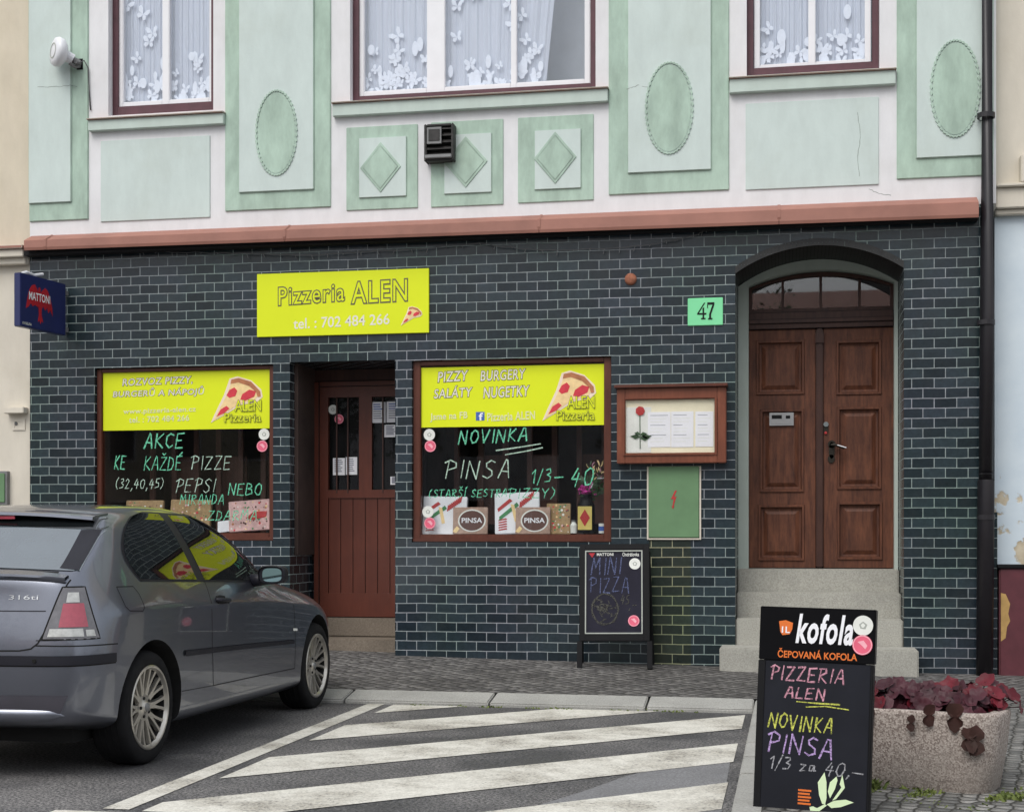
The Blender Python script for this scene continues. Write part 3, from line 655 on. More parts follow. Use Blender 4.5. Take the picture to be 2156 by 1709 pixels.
# shop windows
def shop_window(h, inner, y=.07):
    x0,x1,z0,z1 = h; a,b,c,d_ = RC(*inner, y)
    mb = MB(); mb.frame(x0+.002,x1-.002,z0+.002,z1-.002,a-x0-.002,y-.03,y+.05,'brownpaint',tb=c-z0,tt=z1-d_)
    mb.box(x0+.002,x1-.002,y-.05,y-.031,z0+.002,z0+.035,'brownpaint')
    fr = mb.build('shop_window', B, bevel=.006)
    mb = MB(); mb.box(a-.004,b+.004,y,y+.008,c-.004,d_+.004,'shopglass'); mb.build('pane', fr)
    mb = MB()
    mb.box(x0-.1,x1+.1,.45,1.0,z0-.12,z0+.0,'roomdark') if False else None
    mb.box(x0+.02,x1-.02,y+.055,.62,z0+.01,c-.012,'paper'); mb.build('display_shelf', fr)
    mb = MB()
    for i in range(7):
        xx = a+(b-a)*(.08+.14*i); mb.box(xx, xx+.05, .8, .84, c, d_, 'slat')
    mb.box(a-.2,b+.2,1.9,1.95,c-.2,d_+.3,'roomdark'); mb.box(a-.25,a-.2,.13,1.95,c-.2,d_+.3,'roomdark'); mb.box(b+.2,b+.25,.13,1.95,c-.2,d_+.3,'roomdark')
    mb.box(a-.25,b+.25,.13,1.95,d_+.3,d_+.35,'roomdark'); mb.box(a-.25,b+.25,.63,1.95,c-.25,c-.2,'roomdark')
    for i in range(3):
        xx = a+(b-a)*(.2+.3*i); mb.box(xx, xx+.28, .9, .94, c+.1, c+.75, 'slat')
    mb.build('room_interior', fr)
    return fr, (a,b,c,d_)
LF, LI = shop_window(LWx, (217,781,568,1122)); RF, RI = shop_window(RWx, (887,766,1276,1125))
YG = .069
def pxhand(mb, txt, px0, px1, pt, pb, m, wd, y=YG, slant=.12, rise=0, jit=.03):
    hand(mb, txt, PX(px0,y), PX(px1,y), PZ((px0+px1)/2,pb,y), PZ((px0+px1)/2,pt,y), y, m, wd, slant, rise, jit)
for fr, lines in ((LF, [('AKCE',303,384,912,942,'chalkgreen',.016,{}),('KE',240,262,960,988,'chalkgreen',.012,{}),('KAŽDÉ',303,380,961,989,'chalkgreen',.011,{}),('PIZZE',402,484,960,988,'markwhite',.010,{}),
        ('(32,40,45)',243,342,1008,1028,'markwhite',.008,{}),('PEPSI',369,450,1008,1036,'markwhite',.009,dict(slant=.2)),('NEBO',480,549,1018,1042,'chalkgreen',.011,{}),('MIRANDA',378,470,1041,1061,'chalkgreen',.009,{}),('ZDARMA',438,540,1074,1094,'chalkgreen',.010,{})]),
    (RF, [('NOVINKA',965,1108,907,934,'chalkgreen',.015,dict(rise=.02)),('PINSA',936,1072,968,1006,'markwhite',.013,{}),('1/3',1118,1158,988,1016,'chalkgreen',.012,{}),('-',1166,1184,994,1014,'chalkgreen',.014,{}),
        ('40',1200,1246,984,1022,'chalkgreen',.014,dict(slant=.18)),(',-',1244,1270,990,1020,'chalkwhite',.010,{}),('(STARŠÍ SESTRA',903,1066,1030,1046,'chalkgreen',.009,{}),('PIZZY)',1070,1166,1028,1048,'chalkgreen',.009,{})])):
    for tx,a,b,t,u,m,wd,kw in lines:
        mb = MB(); pxhand(mb,tx,a,b,t,u,m,wd,**kw); mb.build('writing', fr)
for a in (((1045,948),(1095,941),(1138,934)),((1064,957),(1110,949),(1142,942))): mb = MB(); mb.stroke([P(x,y,YG) for x,y in a], .013, YG, 'markwhite'); mb.build('underline', RF)
# pizzeria entrance door, deep in its recess
YD = .60
x0, x1 = PX(660,YD), DOx[1]; zt = PZ(750,806,YD); zbm = PZ(750,1299,YD)
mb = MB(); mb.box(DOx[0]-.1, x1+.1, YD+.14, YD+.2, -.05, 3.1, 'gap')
mb.box(DOx[0], DOx[1], YD+.02, YD+.1, zt+.02, DOx[3], 'doordark')
mb.box(DOx[0], x0, YD+.05, YD+.09, zbm, zt+.02, 'tile')
mb.box(x0, x0+.055, YD-.0, YD+.09, zbm, zt+.02, 'doorpaint'); mb.box(x0+.055, x1, YD, YD+.09, zt-.03, zt+.02, 'doorpaint')
dr = mb.build('entrance_door', B, bevel=.005)
g1 = (PX(690,YD), PX(755,YD)); g2 = (PX(782,YD), x1-.012); gz0, gz1 = PZ(722,1031,YD), PZ(722,836,YD); pz1, pz0 = PZ(750,1048,YD), PZ(750,1248,YD)
mb = MB(); lx0, lx1 = x0+.058, x1+.02
holes = [(g1[0],g1[1],gz0,gz1),(g2[0],g2[1],gz0,gz1)]
xs = [lx0,g1[0],g1[1],g2[0],g2[1],lx1]; zs = [zbm+.005,gz0,gz1,zt-.032]
for i in range(5):
    for j in range(3):
        if j == 1 and i in (1,3): continue
        if j == 0 and i > 0: continue
        mb.box(xs[i],xs[i+1],YD+.012,YD+.06,zs[j],zs[j+1],'doorpaint')
mb.box(g1[0],lx1,YD+.012,YD+.06,zs[0],pz0,'doorpaint'); mb.box(g1[0],lx1,YD+.012,YD+.06,pz1,gz0,'doorpaint')
npl = 7
for i in range(npl):
    a = g1[0]+(lx1-g1[0])*i/npl; b = g1[0]+(lx1-g1[0])*(i+1)/npl; mb.box(a+.004,b-.004,YD+.026,YD+.05,pz0,pz1,'doorpaint')
mb.box(lx0,lx1,YD+.04,YD+.055,zs[0]+.01,pz1,'doordark')
mb.build('door_leaf', dr)
for g in (g1,g2):
    mb = MB(); mb.box(g[0],g[1],YD+.036,YD+.042,gz0,gz1,'shopglass'); mb.build('pane', dr)
    mb = MB()
    for t in (.28,.64): xx = g[0]+(g[1]-g[0])*t; mb.box(xx-.006,xx+.006,YD+.008,YD+.02,gz0-.03,gz1,'doordark')
    mb.build('window_bars', dr)
zlv = [PZ(760,1309,YD-.02), PZ(760,1344,.3), zb(-3.8)-.05]
mb = MB(); mb.box(DOx[0]+.01,DOx[1]-.003,YD-.05,YD+.13,zlv[1],zbm-.004,'stepstone'); mb.build('door_step', B, bevel=.01)
mb = MB(); mb.box(DOx[0]+.004,DOx[1]-.003,.26,YD+.12,zlv[2],zlv[1]-.002,'stepstone'); mb.build('door_step', B, bevel=.012)
# arched house door
YJ, YH = .62, .72
j0, j1 = PX(1556,YJ), PX(1897,YJ); i0, i1 = PX(1576,YJ), PX(1883,YJ)
ja = arc(AX0+.004, AX1-.004, AS-.01, AC-.004); ia = arc(i0, i1, PZ(1577,602,YJ), PZ(1730,567,YJ))
mb = MB(); n = len(ja)
z0 = .5
mb.add([(x,YJ,z) for x,z in ja]+[(x,YJ,z) for x,z in ia], [(i,i+n,i+n+1,i+1) for i in range(n-1)], 'stucco')
mb.add([(x,YJ,z) for x,z in ia]+[(x,YJ+.2,z) for x,z in ia], [(i,i+n,i+n+1,i+1) for i in range(n-1)], 'stucco')
mb.quad((AX0+.004,YJ,z0),(i0,YJ,z0),(i0,YJ,ia[0][1]),(AX0+.004,YJ,ja[0][1]),'stucco'); mb.quad((i1,YJ,z0),(AX1-.004,YJ,z0),(AX1-.004,YJ,ja[-1][1]),(i1,YJ,ia[-1][1]),'stucco')
mb.quad((i0,YJ,z0),(i0,YJ+.2,z0),(i0,YJ+.2,ia[0][1]),(i0,YJ,ia[0][1]),'stucco'); mb.quad((i1,YJ+.2,z0),(i1,YJ,z0),(i1,YJ,ia[-1][1]),(i1,YJ+.2,ia[-1][1]),'stucco')
mb.build('door_surround', B)
zth = PZ(1730,1196,YH); zlf = PZ(1730,692,YH); zfan = PZ(1730,656,YH)
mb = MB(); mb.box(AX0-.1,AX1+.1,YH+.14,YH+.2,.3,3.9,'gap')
mb.box(i0,i1,YH-.03,YH+.1,zlf+.004,zfan,'doordark'); mb.box(i0,i1,YH-.05,YH-.03,zlf+.05,zlf+.09,'doordark')
dd = mb.build('double_door', B, bevel=.004)
fa = [(x,z-.008) for x,z in ia]; zsp = zfan
mb = MB()                      # fanlight
big = [(fa[0][0],zsp)]+fa+[(fa[-1][0],zsp)]
cxm = (i0+i1)/2
inn = [(cxm+(x-cxm)*.955, zsp+.035+(z-zsp)*(.80 if z > zsp else 1)) for x,z in big]
mb.ring(big, inn, YH, YH+.06, 'doordark')
for px in (1648,1728,1810):
    xx = PX(px,YH); mb.box(xx-.012,xx+.012,YH+.005,YH+.05,zsp+.03,zsp+.33-.35*abs(xx-cxm)*.45,'doordark')
mb.build('fanlight_frame', dd)
mb = MB(); mb.prism(inn, YH+.03, YH+.036, 'glass'); mb.build('fanlight_pane', dd)
def door_leaf(pa, pb, panels):
    x0, x1 = PX(pa,YH), PX(pb,YH); mb = MB()
    hs_ = [RC(*p, YH) for p in panels]
    xs = sorted({x0,x1}|{h[0] for h in hs_}|{h[1] for h in hs_}); zs = sorted({zth+.006,zlf-.002}|{h[2] for h in hs_}|{h[3] for h in hs_})
    for i in range(len(xs)-1):
        for j in range(len(zs)-1):
            cx, cz = (xs[i]+xs[i+1])/2, (zs[j]+zs[j+1])/2
            if any(h[0]<cx<h[1] and h[2]<cz<h[3] for h in hs_): continue
            mb.quad((xs[i],YH,zs[j]),(xs[i+1],YH,zs[j]),(xs[i+1],YH,zs[j+1]),(xs[i],YH,zs[j+1]),'doorwood')
    for a,b,c,d_ in hs_:
        rings = [(0,0),(-.012,-.012),(.012,.018),(.035,.022),(.050,.022),(.085,.006),(.09,.004)]
        L = [[(a+t,YH+y,c+t),(b-t,YH+y,c+t),(b-t,YH+y,d_-t),(a+t,YH+y,d_-t)] for t,y in [(0,0),(.004,-.014),(.022,-.014),(.03,.02),(.048,.022),(.085,.004)]]
        for p, q in zip(L[:-1], L[1:]):
            for k in range(4): mb.quad(p[k],p[(k+1)%4],q[(k+1)%4],q[k],'doorwood')
        mb.quad(*L[-1],'doorwood')
    mb.quad((x0,YH,zth),(x0,YH+.05,zth),(x0,YH+.05,zlf),(x0,YH,zlf),'doorwood'); mb.quad((x1,YH+.05,zth),(x1,YH,zth),(x1,YH,zlf),(x1,YH+.05,zlf),'doorwood')
    return mb.build('door_leaf', dd)
door_leaf(1577,1717,[(1592,716,1694,831),(1600,861,1693,1036),(1596,1062,1694,1180)])
door_leaf(1734,1883,[(1760,716,1856,831),(1762,856,1856,1030),(1762,1056,1858,1178)])
a, b = PX(1718,YH), PX(1733,YH)
mb = MB(); mb.box(a,b,YH-.035,YH+.04,zth+.006,zlf-.002,'doordark'); mb.box(a-.006,b+.006,YH-.05,YH+.0,zlf-.14,zlf-.03,'doordark'); mb.build('centre_post', dd, bevel=.01)
x0,x1,z0,z1 = RC(1620,869,1671,896,YH); mb = MB(); mb.box(x0,x1,YH-.02,YH+.02,z0,z1,'steel'); mb.box(x0+.02,x0+.11,YH-.022,YH-.019,z0+.06,z1-.02,'black'); mb.box(x1-.07,x1-.03,YH-.022,YH-.019,z0+.06,z1-.025,'black')
mb.box(x0+.012,x1-.012,YH-.023,YH-.019,z0+.014,z0+.045,'steel'); mb.build('letter_slot', dd, bevel=.004)
x, z = P(1739,898,YH); mb = MB(); mb.disc(x,z+.02,.022,YH-.02,YH+.0,'chrome'); mb.prism([(x-.02,z+.03),(x-.02,z-.05),(x+.02,z-.05),(x+.02,z+.03)],YH-.008,YH+.004,'brass'); mb.disc(x-.002,z-.055,.012,YH-.016,YH,'red'); mb.build('lock', dd)
x, z = P(1751,948,YH); mb = MB(); mb.disc(x,z,.026,YH-.012,YH+.004,'brass',20,.075); mb.disc(x,z+.055,.034,YH-.012,YH+.004,'brass',20); mb.disc(x-.004,z-.075,.03,YH-.012,YH+.004,'brass',20,.038)
mb.tube([(x,YH,z+.045),(x,YH-.05,z+.047),(x+.03,YH-.06,z+.046),(x+.11,YH-.06,z+.015)],.011,'brass'); mb.tube([(x+.03,YH-.062,z+.048),(x+.125,YH-.066,z+.018)],.007,'chrome'); mb.build('handle', dd)
sl = [(PX(1515,-.3),PX(1934,-.3),-.32,.02,.0,PZ(1725,1365,-.3)),(AX0+.003,AX1-.003,.022,.25,.1,PZ(1725,1303,.02)),(AX0+.004,AX1-.004,.252,.47,.2,PZ(1725,1247,.25)),(AX0+.005,AX1-.005,.472,YH+.13,.3,zth-.002)]
for x0,x1,y0,y1,z0,z1 in sl:
    mb = MB(); mb.box(x0,x1,y0,y1,z0,z1,'granite'); mb.build('stone_step', B, bevel=.012)
mb = MB(); mb.box(XL,XR,.9,6,7.6,7.9,'flash'); mb.box(XL,XL+.1,.0,.9,7.6,7.7,'white')
mb.build('roof', B)
# ------------------------------------------------------------------ neighbours
T = thing('neighbouring_house', 'cream plastered neighbouring house at the left edge of the picture', 'house', (XL,0,0)); ox = XL
mb = MB(); mb.box(-6,-.004,.02,.5,3.95,7.8,'cream'); mb.build('upper_wall', T)
mb = MB(); mb.box(-6,-.004,.03,.5,-.05,3.949,'cream2'); mb.build('lower_wall', T)
mb = MB(); mb.box(-6,-.015,-.10,.03,3.86,3.93,'cream2'); mb.box(-6,-.01,-.13,.03,3.931,3.965,'flash'); mb.box(-6,-.02,-.05,.03,3.80,3.86,'cream2'); mb.build('cornice', T, bevel=.006)
x0,x1,z0,z1 = RC(14,858,56,871); mb = MB(); mb.box(x0-ox,x1-ox,-.06,.04,z0,z1,'cream2'); mb.build('window_sill', T, bevel=.006)
x0,x1,z0,z1 = RC(24,882,50,905); mb = MB(); mb.frame(x0-ox,x1-ox,z0,z1,.02,.02,.04,'cream2'); mb.box(x0-ox+.02,x1-ox-.02,.025,.04,z0+.02,z1-.02,'cream2'); mb.disc(x0-ox+.035,z1-.04,.016,.018,.03,'wire',10); mb.build('wall_hatch', T)
x0,x1,z0,z1 = RC(-60,992,17,1062); C = thing('meter_cabinet', 'green steel meter cabinet on the cream wall at the far left', 'cabinet', (x0,.03,z0))
mb = MB(); mb.box(0,x1-x0,-.05,0,0,z1-z0,'greymetal'); mb.build('housing', C); mb = MB(); mb.box(.02,x1-x0-.02,-.06,-.05,.02,z1-z0-.02,'boxgreen'); mb.build('door', C, bevel=.004)
T = thing('neighbouring_house', 'right hand neighbouring house with peeling pale blue plaster below a cream upper floor', 'house', (XR+.03,0,0)); ox = XR+.03
zt, zb1, zb0 = PZ(2120,397,.1), PZ(2120,440,.1), PZ(2120,452,.1)
mb = MB(); mb.box(0,6,.14,.6,zt,7.8,'cream2'); mb.build('upper_wall', T)
mb = MB(); mb.box(0,6,.17,.6,-.05,zb0,'blue'); mb.build('lower_wall', T)
mb = MB(); mb.box(.0,6,.06,.3,zb1,zt,'cream2'); mb.box(.0,6,.02,.3,zt,zt+.03,'cream2'); mb.box(0,6,.10,.3,zb0,zb1,'cream2')
mb.box(.19,.6,.02,.3,zt+.03,zt+.26,'cream2'); mb.build('string_course', T, bevel=.008)
x0,x1,z0,z1 = RC(2104,1191,2330,1436,-.05)
C = thing('cellar_hatch', 'burgundy painted wooden hatch box with an ochre worn patch at the right edge', 'hatch', (x0,.168,z0-.02))
mb = MB(); mb.box(0,x1-x0,-.22,0,0,z1-z0,'burgundy'); mb.build('box', C, bevel=.012)
mb = MB(); mb.box(-.015,x1-x0+.01,-.24,0,z1-z0+.001,z1-z0+.03,'black'); mb.build('lid', C, bevel=.004)
pts = [(0.012,.13),(.05,.16),(.06,.25),(.085,.3),(.07,.36),(.085,.44),(.05,.52),(.012,.53)]
mb = MB(); mb.prism([(x,z+.22) for x,z in pts],-.2225,-.218,'ochre'); mb.build('worn_patch', C)
# downpipe
x = PX(2076,-.09); T = thing('downpipe', 'dark brown rainwater downpipe running down the right edge of the building', 'downpipe', (x,-.09,zb(x)))
mb = MB(); mb.tube([(.01,0,7.5),(.008,0,3),(0,0,1.6)],.058,'pipe',16); mb.build('upper_pipe', T, smooth=True)
mb = MB(); mb.tube([(0,0,1.66),(0,0,1.6),(-.012,0,0)],[.066,.068,.068],'pipe',16); mb.build('lower_pipe', T, smooth=True)
for z in (1.3,2.9,4.6,5.8):
    mb = MB(); mb.lathe([(.06,-.02),(.072,-.02),(.072,.02),(.06,.02)],(0,0,z),'pipe',20,'z'); mb.box(-.012,.012,.06,.1,z-.012,z+.012,'pipe'); mb.build('bracket', T)
# ------------------------------------------------------------------ signs
def slice_of_pizza(mb, x0, z0, x1, z1, y, halo=True):
    W, H = x1-x0, z1-z0; q = lambda u, v: (x0+W*u, z0+H*v)
    if halo: mb.prism([q(u,v) for u,v in [(-.02,-.02),(.06,.18),(.25,.62),(.36,.98),(.52,1.03),(.80,.93),(1.0,.72),(1.03,.55),(.92,.44),(.6,.38),(.3,.18)]], y, y+.002, 'pinkhalo')
    mb.prism([q(u,v) for u,v in [(.03,.02),(.3,.6),(.40,.9),(.55,.92),(.80,.82),(.95,.60),(.86,.48),(.55,.40),(.28,.2)]], y-.0015, y, 'cheese')
    mb.prism([q(u,v) for u,v in [(.38,.86),(.40,.96),(.55,.99),(.80,.90),(.98,.68),(.99,.56),(.93,.55),(.90,.66),(.76,.80),(.54,.89)]], y-.003, y-.0015, 'crust')
    for pts in ([(.30,.60),(.36,.72),(.46,.78),(.52,.70),(.48,.58),(.36,.54)],[(.58,.50),(.62,.62),(.76,.72),(.90,.68),(.86,.56),(.68,.47)],[(.10,.12),(.18,.28),(.30,.36),(.36,.30),(.26,.2)]):
        mb.prism([q(u,v) for u,v in pts], y-.003, y-.0015, 'salami')
def ptext(mb, s, a, t, b_, bt, y, ox=0, oz=0, **kw):
    x0,x1 = PX(a,y)-ox, PX(b_,y)-ox; z0,z1 = PZ((a+b_)/2,bt,y)-oz, PZ((a+b_)/2,t,y)-oz
    text(mb, s, x0, x1, z0, z1, kw.pop('yy'), kw.pop('m'), **kw)
x0,x1,z0,z1 = RC(541,571,903,705,-.02)
T = thing('wall_sign', 'yellow pizzeria name board high on the dark tiles above the entrance', 'sign', (x0,-.001,z0))
mb = MB(); mb.box(0,x1-x0,-.02,0,0,z1-z0,'yellow'); mb.build('panel', T, bevel=.003)
mb = MB(); kw = dict(ox=x0, oz=z0)
ptext(mb,'Pizzeria',587,604,725,641,-.02,yy=-.0215,m='yellow',halo='signgrey',halo_off=.05,**kw,space=1.14,rise=.025); mb.build('lettering', T); mb = MB(); ptext(mb,'ALEN',741,593,857,637,-.02,yy=-.0215,m='yellow',halo='signgrey',halo_off=.05,**kw,space=1.14,rise=.012); mb.build('lettering', T); mb = MB()
ptext(mb,'tel. : 702 484 266',618,668,820,690,-.02,yy=-.0215,m='signwhite',offset=.012,rise=.02,**kw); mb.build('lettering', T)
mb = MB(); a = PX(845,-.02)-x0; b = PX(888,-.02)-x0; slice_of_pizza(mb, a, PZ(866,684,-.02)-z0, b, PZ(866,646,-.02)-z0, -.0225); mb.build('pizza_picture', T)
def banner(inner, px, label, lines, logo, extra=None):
    y = .062; x0,x1,z0,z1 = RC(*px, y)
    T = thing('window_banner', label, 'banner', (x0,y+.006,z0), group='yellow banners across the shop windows')
    mb = MB(); mb.box(0,x1-x0,-.004,0,0,z1-z0,'yellow'); mb.build('panel', T)
    for s, a, t, b_, bt, big in lines:
        mb = MB(); ptext(mb, s, a, t, b_, bt, y, ox=x0, oz=z0, yy=-.0055, m='signwhite' if big else 'signpale', halo='signgrey' if big else 'signwhite', halo_off=.05 if big else .02, offset=.008, shear=.12 if big else .0, space=1.08, rise=.012); mb.build('lettering', T)
    (a,t,b_,bt) = logo; mb = MB()
    ptext(mb,'ALEN',a+(b_-a)*.47,t+(bt-t)*.50,b_,t+(bt-t)*.75,y,ox=x0,oz=z0,yy=-.0125,m='yellow',halo='signgrey',halo_off=.03)
    mb.build('lettering', T); mb = MB(); ptext(mb,'Pizzeria',a+(b_-a)*.26,t+(bt-t)*.80,b_,bt,y,ox=x0,oz=z0,yy=-.0125,m='yellow',halo='signgrey',halo_off=.03)
    mb.build('lettering', T)
    if extra: mb = MB(); extra(mb, x0, z0, y); mb.build('blue_emblem', T)
    mb = MB(); slice_of_pizza(mb, PX(a,y)-x0, PZ(a,bt,y)-z0, PX(b_,y)-x0, PZ(a,t,y)-z0, -.0065); mb.build('pizza_picture', T)
banner(LI, (217,780,568,904), 'yellow banner in the left shop window with four text lines and a pizza slice',
    [('ROZVOZ PIZZY,',258,796,405,813,1),('BURGERŮ A NÁPOJŮ',238,817,430,838,1),('www.pizzeria-alen.cz',260,860,412,873,0),('tel. : 702 484 266',272,877,398,889,0)], (446,796,550,888))
def fb(mb, x0, z0, y):
    a,b,c,d_ = RC(1002,867,1020,885,y); mb.box(a-x0,b-x0,-.0062,-.004,c-z0,d_-z0,'fbblue')
    text(mb,'f',a-x0+.028,b-x0-.014,c-z0+.002,d_-z0-.01,-.0068,'paper',offset=.02)
banner(RI, (887,770,1275,897), 'yellow banner in the right shop window with a small blue square and a pizza slice',
    [('PIZZY',922,783,985,804,1),('BURGERY',1012,780,1106,801,1),('SALÁTY',914,814,994,838,1),('NUGETKY',1018,815,1114,837,1),('Jsme na FB',906,870,984,888,0),('Pizzeria ALEN',1026,869,1126,886,0)], (1144,784,1252,884), fb)
# round stickers
def sticker(px, py, r, pink, y, label, parent=None, loc=None):
    x, z = P(px, py, y); T = thing('sticker', label, 'sticker', loc or (x,y,z), group='round pink stickers' if pink else 'round white stickers')
    if parent: T.parent = None
    mb = MB(); mb.disc(0,0,r,-.0015,0,'stickerpink' if pink else 'stickerwhite',28); mb.build('disc', T)
    mb = MB()
    if pink:
        mb.ring([(r*.96*math.cos(i*math.pi/14),r*.96*math.sin(i*math.pi/14)) for i in range(28)],[(r*.86*math.cos(i*math.pi/14),r*.86*math.sin(i*math.pi/14)) for i in range(28)],-.0022,-.001,'stickerdark')
        mb.prism([(-.5*r,.3*r),(.1*r,.45*r),(.5*r,-.05*r),(.3*r,-.4*r),(-.1*r,.0)],-.0022,-.001,'stickerdark')
    else:
        mb.prism([(-.4*r,.1*r),(0,.42*r),(.42*r,.1*r),(.25*r,-.35*r),(-.25*r,-.3*r)],-.0022,-.001,'stickergrey'); mb.prism([(-.22*r,.05*r),(0,.26*r),(.22*r,.05*r),(.1*r,-.2*r),(-.1*r,-.2*r)],-.003,-.0015,'stickerwhite')
    mb.build('print', T); return T
for px,py,pink,y,l in [(556,914,0,.066,'white round sticker at the top right corner of the left shop window glass'),(552,939,1,.066,'pink round sticker below the white one in the left shop window'),
    (904,915,0,.066,'white round sticker just below the yellow banner of the right shop window'),(906,939,1,.066,'pink round sticker beside the word NOVINKA in the right shop window'),
    (901,1077,0,.066,'white round sticker low in the right shop window before a white pizza box'),(905,1101,1,.066,'pink round sticker lowest in the right shop window before a white pizza box'),
    (701,862,0,.628,'white round sticker high on the left glass of the entrance door'),(714,882,1,.628,'pink round sticker high on the left glass of the entrance door')]:
    sticker(px,py,.052 if y < .1 else .045,pink,y,l)
# notices on the entrance door
def notice(px, y, label, ink):
    x0,x1,z0,z1 = RC(*px, y); T = thing('paper_notice', label, 'notice', (x0,y,z0), group='paper notices on the entrance door')
    mb = MB(); mb.box(0,x1-x0,-.001,0,0,z1-z0,'paper'); mb.build('sheet', T)
    mb = MB(); n = 7
    for i in range(n):
        zz = (z1-z0)*(.88-.11*i); mb.box((x1-x0)*.14,(x1-x0)*random.uniform(.6,.88),-.0018,-.0005,zz-.005,zz+.005,ink if i < 3 else 'ink')
    mb.build('print', T)
notice((701,964,726,1000),.63,'left one of two small white notices in the left door glass','ink'); notice((728,962,752,999),.63,'right one of two small white notices in the left door glass','ink')
notice((782,846,812,890),.63,'white notice with blue heading high in the right door glass','blueink'); notice((814,845,846,889),.63,'white notice with blue heading half hidden by the tiled wall edge','blueink')
notice((809,894,838,920),.63,'small white notice below the blue headed ones in the door glass','ink'); notice((822,1003,842,1020),.63,'tiny white notice low in the right door glass','ink')
# house number
x0,x1,z0,z1 = RC(1448,627,1522,685,-.012)
T = thing('house_number_plate', 'mint green enamel plate with the number 47 on the dark tiles', 'number plate', (x0,-.001,z0))
mb = MB(); mb.box(0,x1-x0,-.012,0,0,z1-z0,'plategreen'); mb.build('plate', T, bevel=.004)
mb = MB(); W, H = x1-x0, z1-z0; q = lambda u, v: (W*(.5+u), H*(.5+v)); yy = -.014; y1 = -.011
for pts in ([(-.04,.32),(.0,.32),(-.20,-.06),(-.25,-.06)],[(-.25,-.11),(.035,-.11),(.035,-.05),(-.25,-.05)],[(-.085,.12),(-.035,.16),(-.035,-.25),(-.085,-.25)],[(-.13,-.28),(.01,-.28),(.01,-.23),(-.13,-.23)],
    [(.06,.33),(.085,.33),(.085,.12),(.06,.12)],[(.085,.33),(.28,.33),(.28,.25),(.085,.25)],[(.225,.25),(.28,.25),(.18,-.1),(.18,-.27),(.12,-.27),(.12,-.1)],[(.09,-.29),(.22,-.29),(.22,-.24),(.09,-.24)]):
    mb.prism([q(u*.92,v) for u, v in pts], yy, y1, 'black'); yy -= .0003
mb.build('number', T)
# menu display case
x0,x1,z0,z1 = RC(1299,816,1529,975,-.09)
T = thing('menu_display_case', 'red brown wooden menu display case with a rose picture and white menu sheets', 'display case', (x0,-.001,z0)); W, H = x1-x0, z1-z0
a,b,c,d_ = RC(1317,841,1504,953,-.09); a-=x0; b-=x0; c-=z0; d_-=z0
mb = MB(); mb.frame(0,W,0,H,a,-.10,-.0,'casewood',tb=c,tt=H-d_); mb.frame(a-.025,b+.025,c-.025,d_+.025,.022,-.112,-.099,'casewood'); mb.build('frame', T, bevel=.006)
mb = MB(); mb.box(-.02,W+.012,-.14,0,H+.001,H+.028,'brownpaint'); mb.build('roof_board', T, bevel=.004)
mb = MB(); mb.box(a,b,-.075,-.065,c,d_,'casecream'); mb.build('backing', T)
mb = MB(); mb.box(a-.003,b+.003,-.095,-.092,c-.003,d_+.003,'caseglass'); mb.build('pane', T)
def inbox(p0,p1,p2,p3): q = RC(p0,p1,p2,p3,-.08); return q[0]-x0,q[1]-x0,q[2]-z0,q[3]-z0
mb = MB()
for p in ((1364,867,1412,941),(1413,866,1460,941),(1464,866,1502,940)):
    u0,u1,v0,v1 = inbox(*p); mb.box(u0,u1,-.079,-.076,v0,v1,'paper')
    for i in range(9):
        zz = v1-.03-(v1-v0-.05)*i/9; mb.box(u0+.02,u0+.02+(u1-u0-.04)*random.uniform(.5,1),-.0798,-.0788,zz-.0025,zz+.0025,'stickerwhite' if i%3 else 'ink')
mb.build('menu_sheet', T)
mb = MB(); u0,u1,v0,v1 = inbox(1333,862,1366,944); xc = u0+(u1-u0)*.45
mb.box(a+.004,u1+.02,-.0775,-.076,c+.004,d_-.06,'stickerwhite')
mb.tube([(xc,-.080,v0),(xc-.003,-.080,v1-.02)],.004,'leaf',6)
for i in range(7):
    t = i*2*math.pi/7; mb.disc(xc+.018*math.cos(t),v1-.012+.018*math.sin(t),.022,-.086-.0004*i,-.078,'red',10)
for s, l, zz in ((-1,.085,.10),(1,.085,.085),(-1,.05,.125),(1,.06,.12),(1,.10,.10)):
    mb.prism([(xc,v0+zz),(xc+s*l*.4,v0+zz+.022),(xc+s*l,v0+zz+.008),(xc+s*l*.5,v0+zz-.02)],-.084,-.078,'leaf')
mb.build('rose_picture', T)
# electrical cabinet
x0,x1,z0,z1 = RC(1362,981,1476,1136,-.02); T = thing('electrical_cabinet', 'green electrical cabinet door with a red lightning bolt under the menu case', 'cabinet', (x0,-.001,z0)); W,H = x1-x0,z1-z0
mb = MB(); mb.frame(0,W,0,H,.014,-.016,0,'cream2'); mb.build('frame', T, bevel=.003)
mb = MB(); mb.box(.015,W-.018,-.022,0,.020,H-.002,'boxgreen'); mb.build('door', T, bevel=.004)
mb = MB(); xc, zc = W*.5, H*.55; mb.prism([(xc+.01,zc+.075),(xc-.025,zc+.0),(xc-.002,zc+.005),(xc-.012,zc-.06),(xc-.02,zc-.055),(xc-.008,zc-.085),(xc+.006,zc-.055),(xc-.002,zc-.06),(xc+.022,zc+.025),(xc+.002,zc+.02),(xc+.026,zc+.075)],-.0245,-.02,'red'); mb.build('lightning_bolt', T)
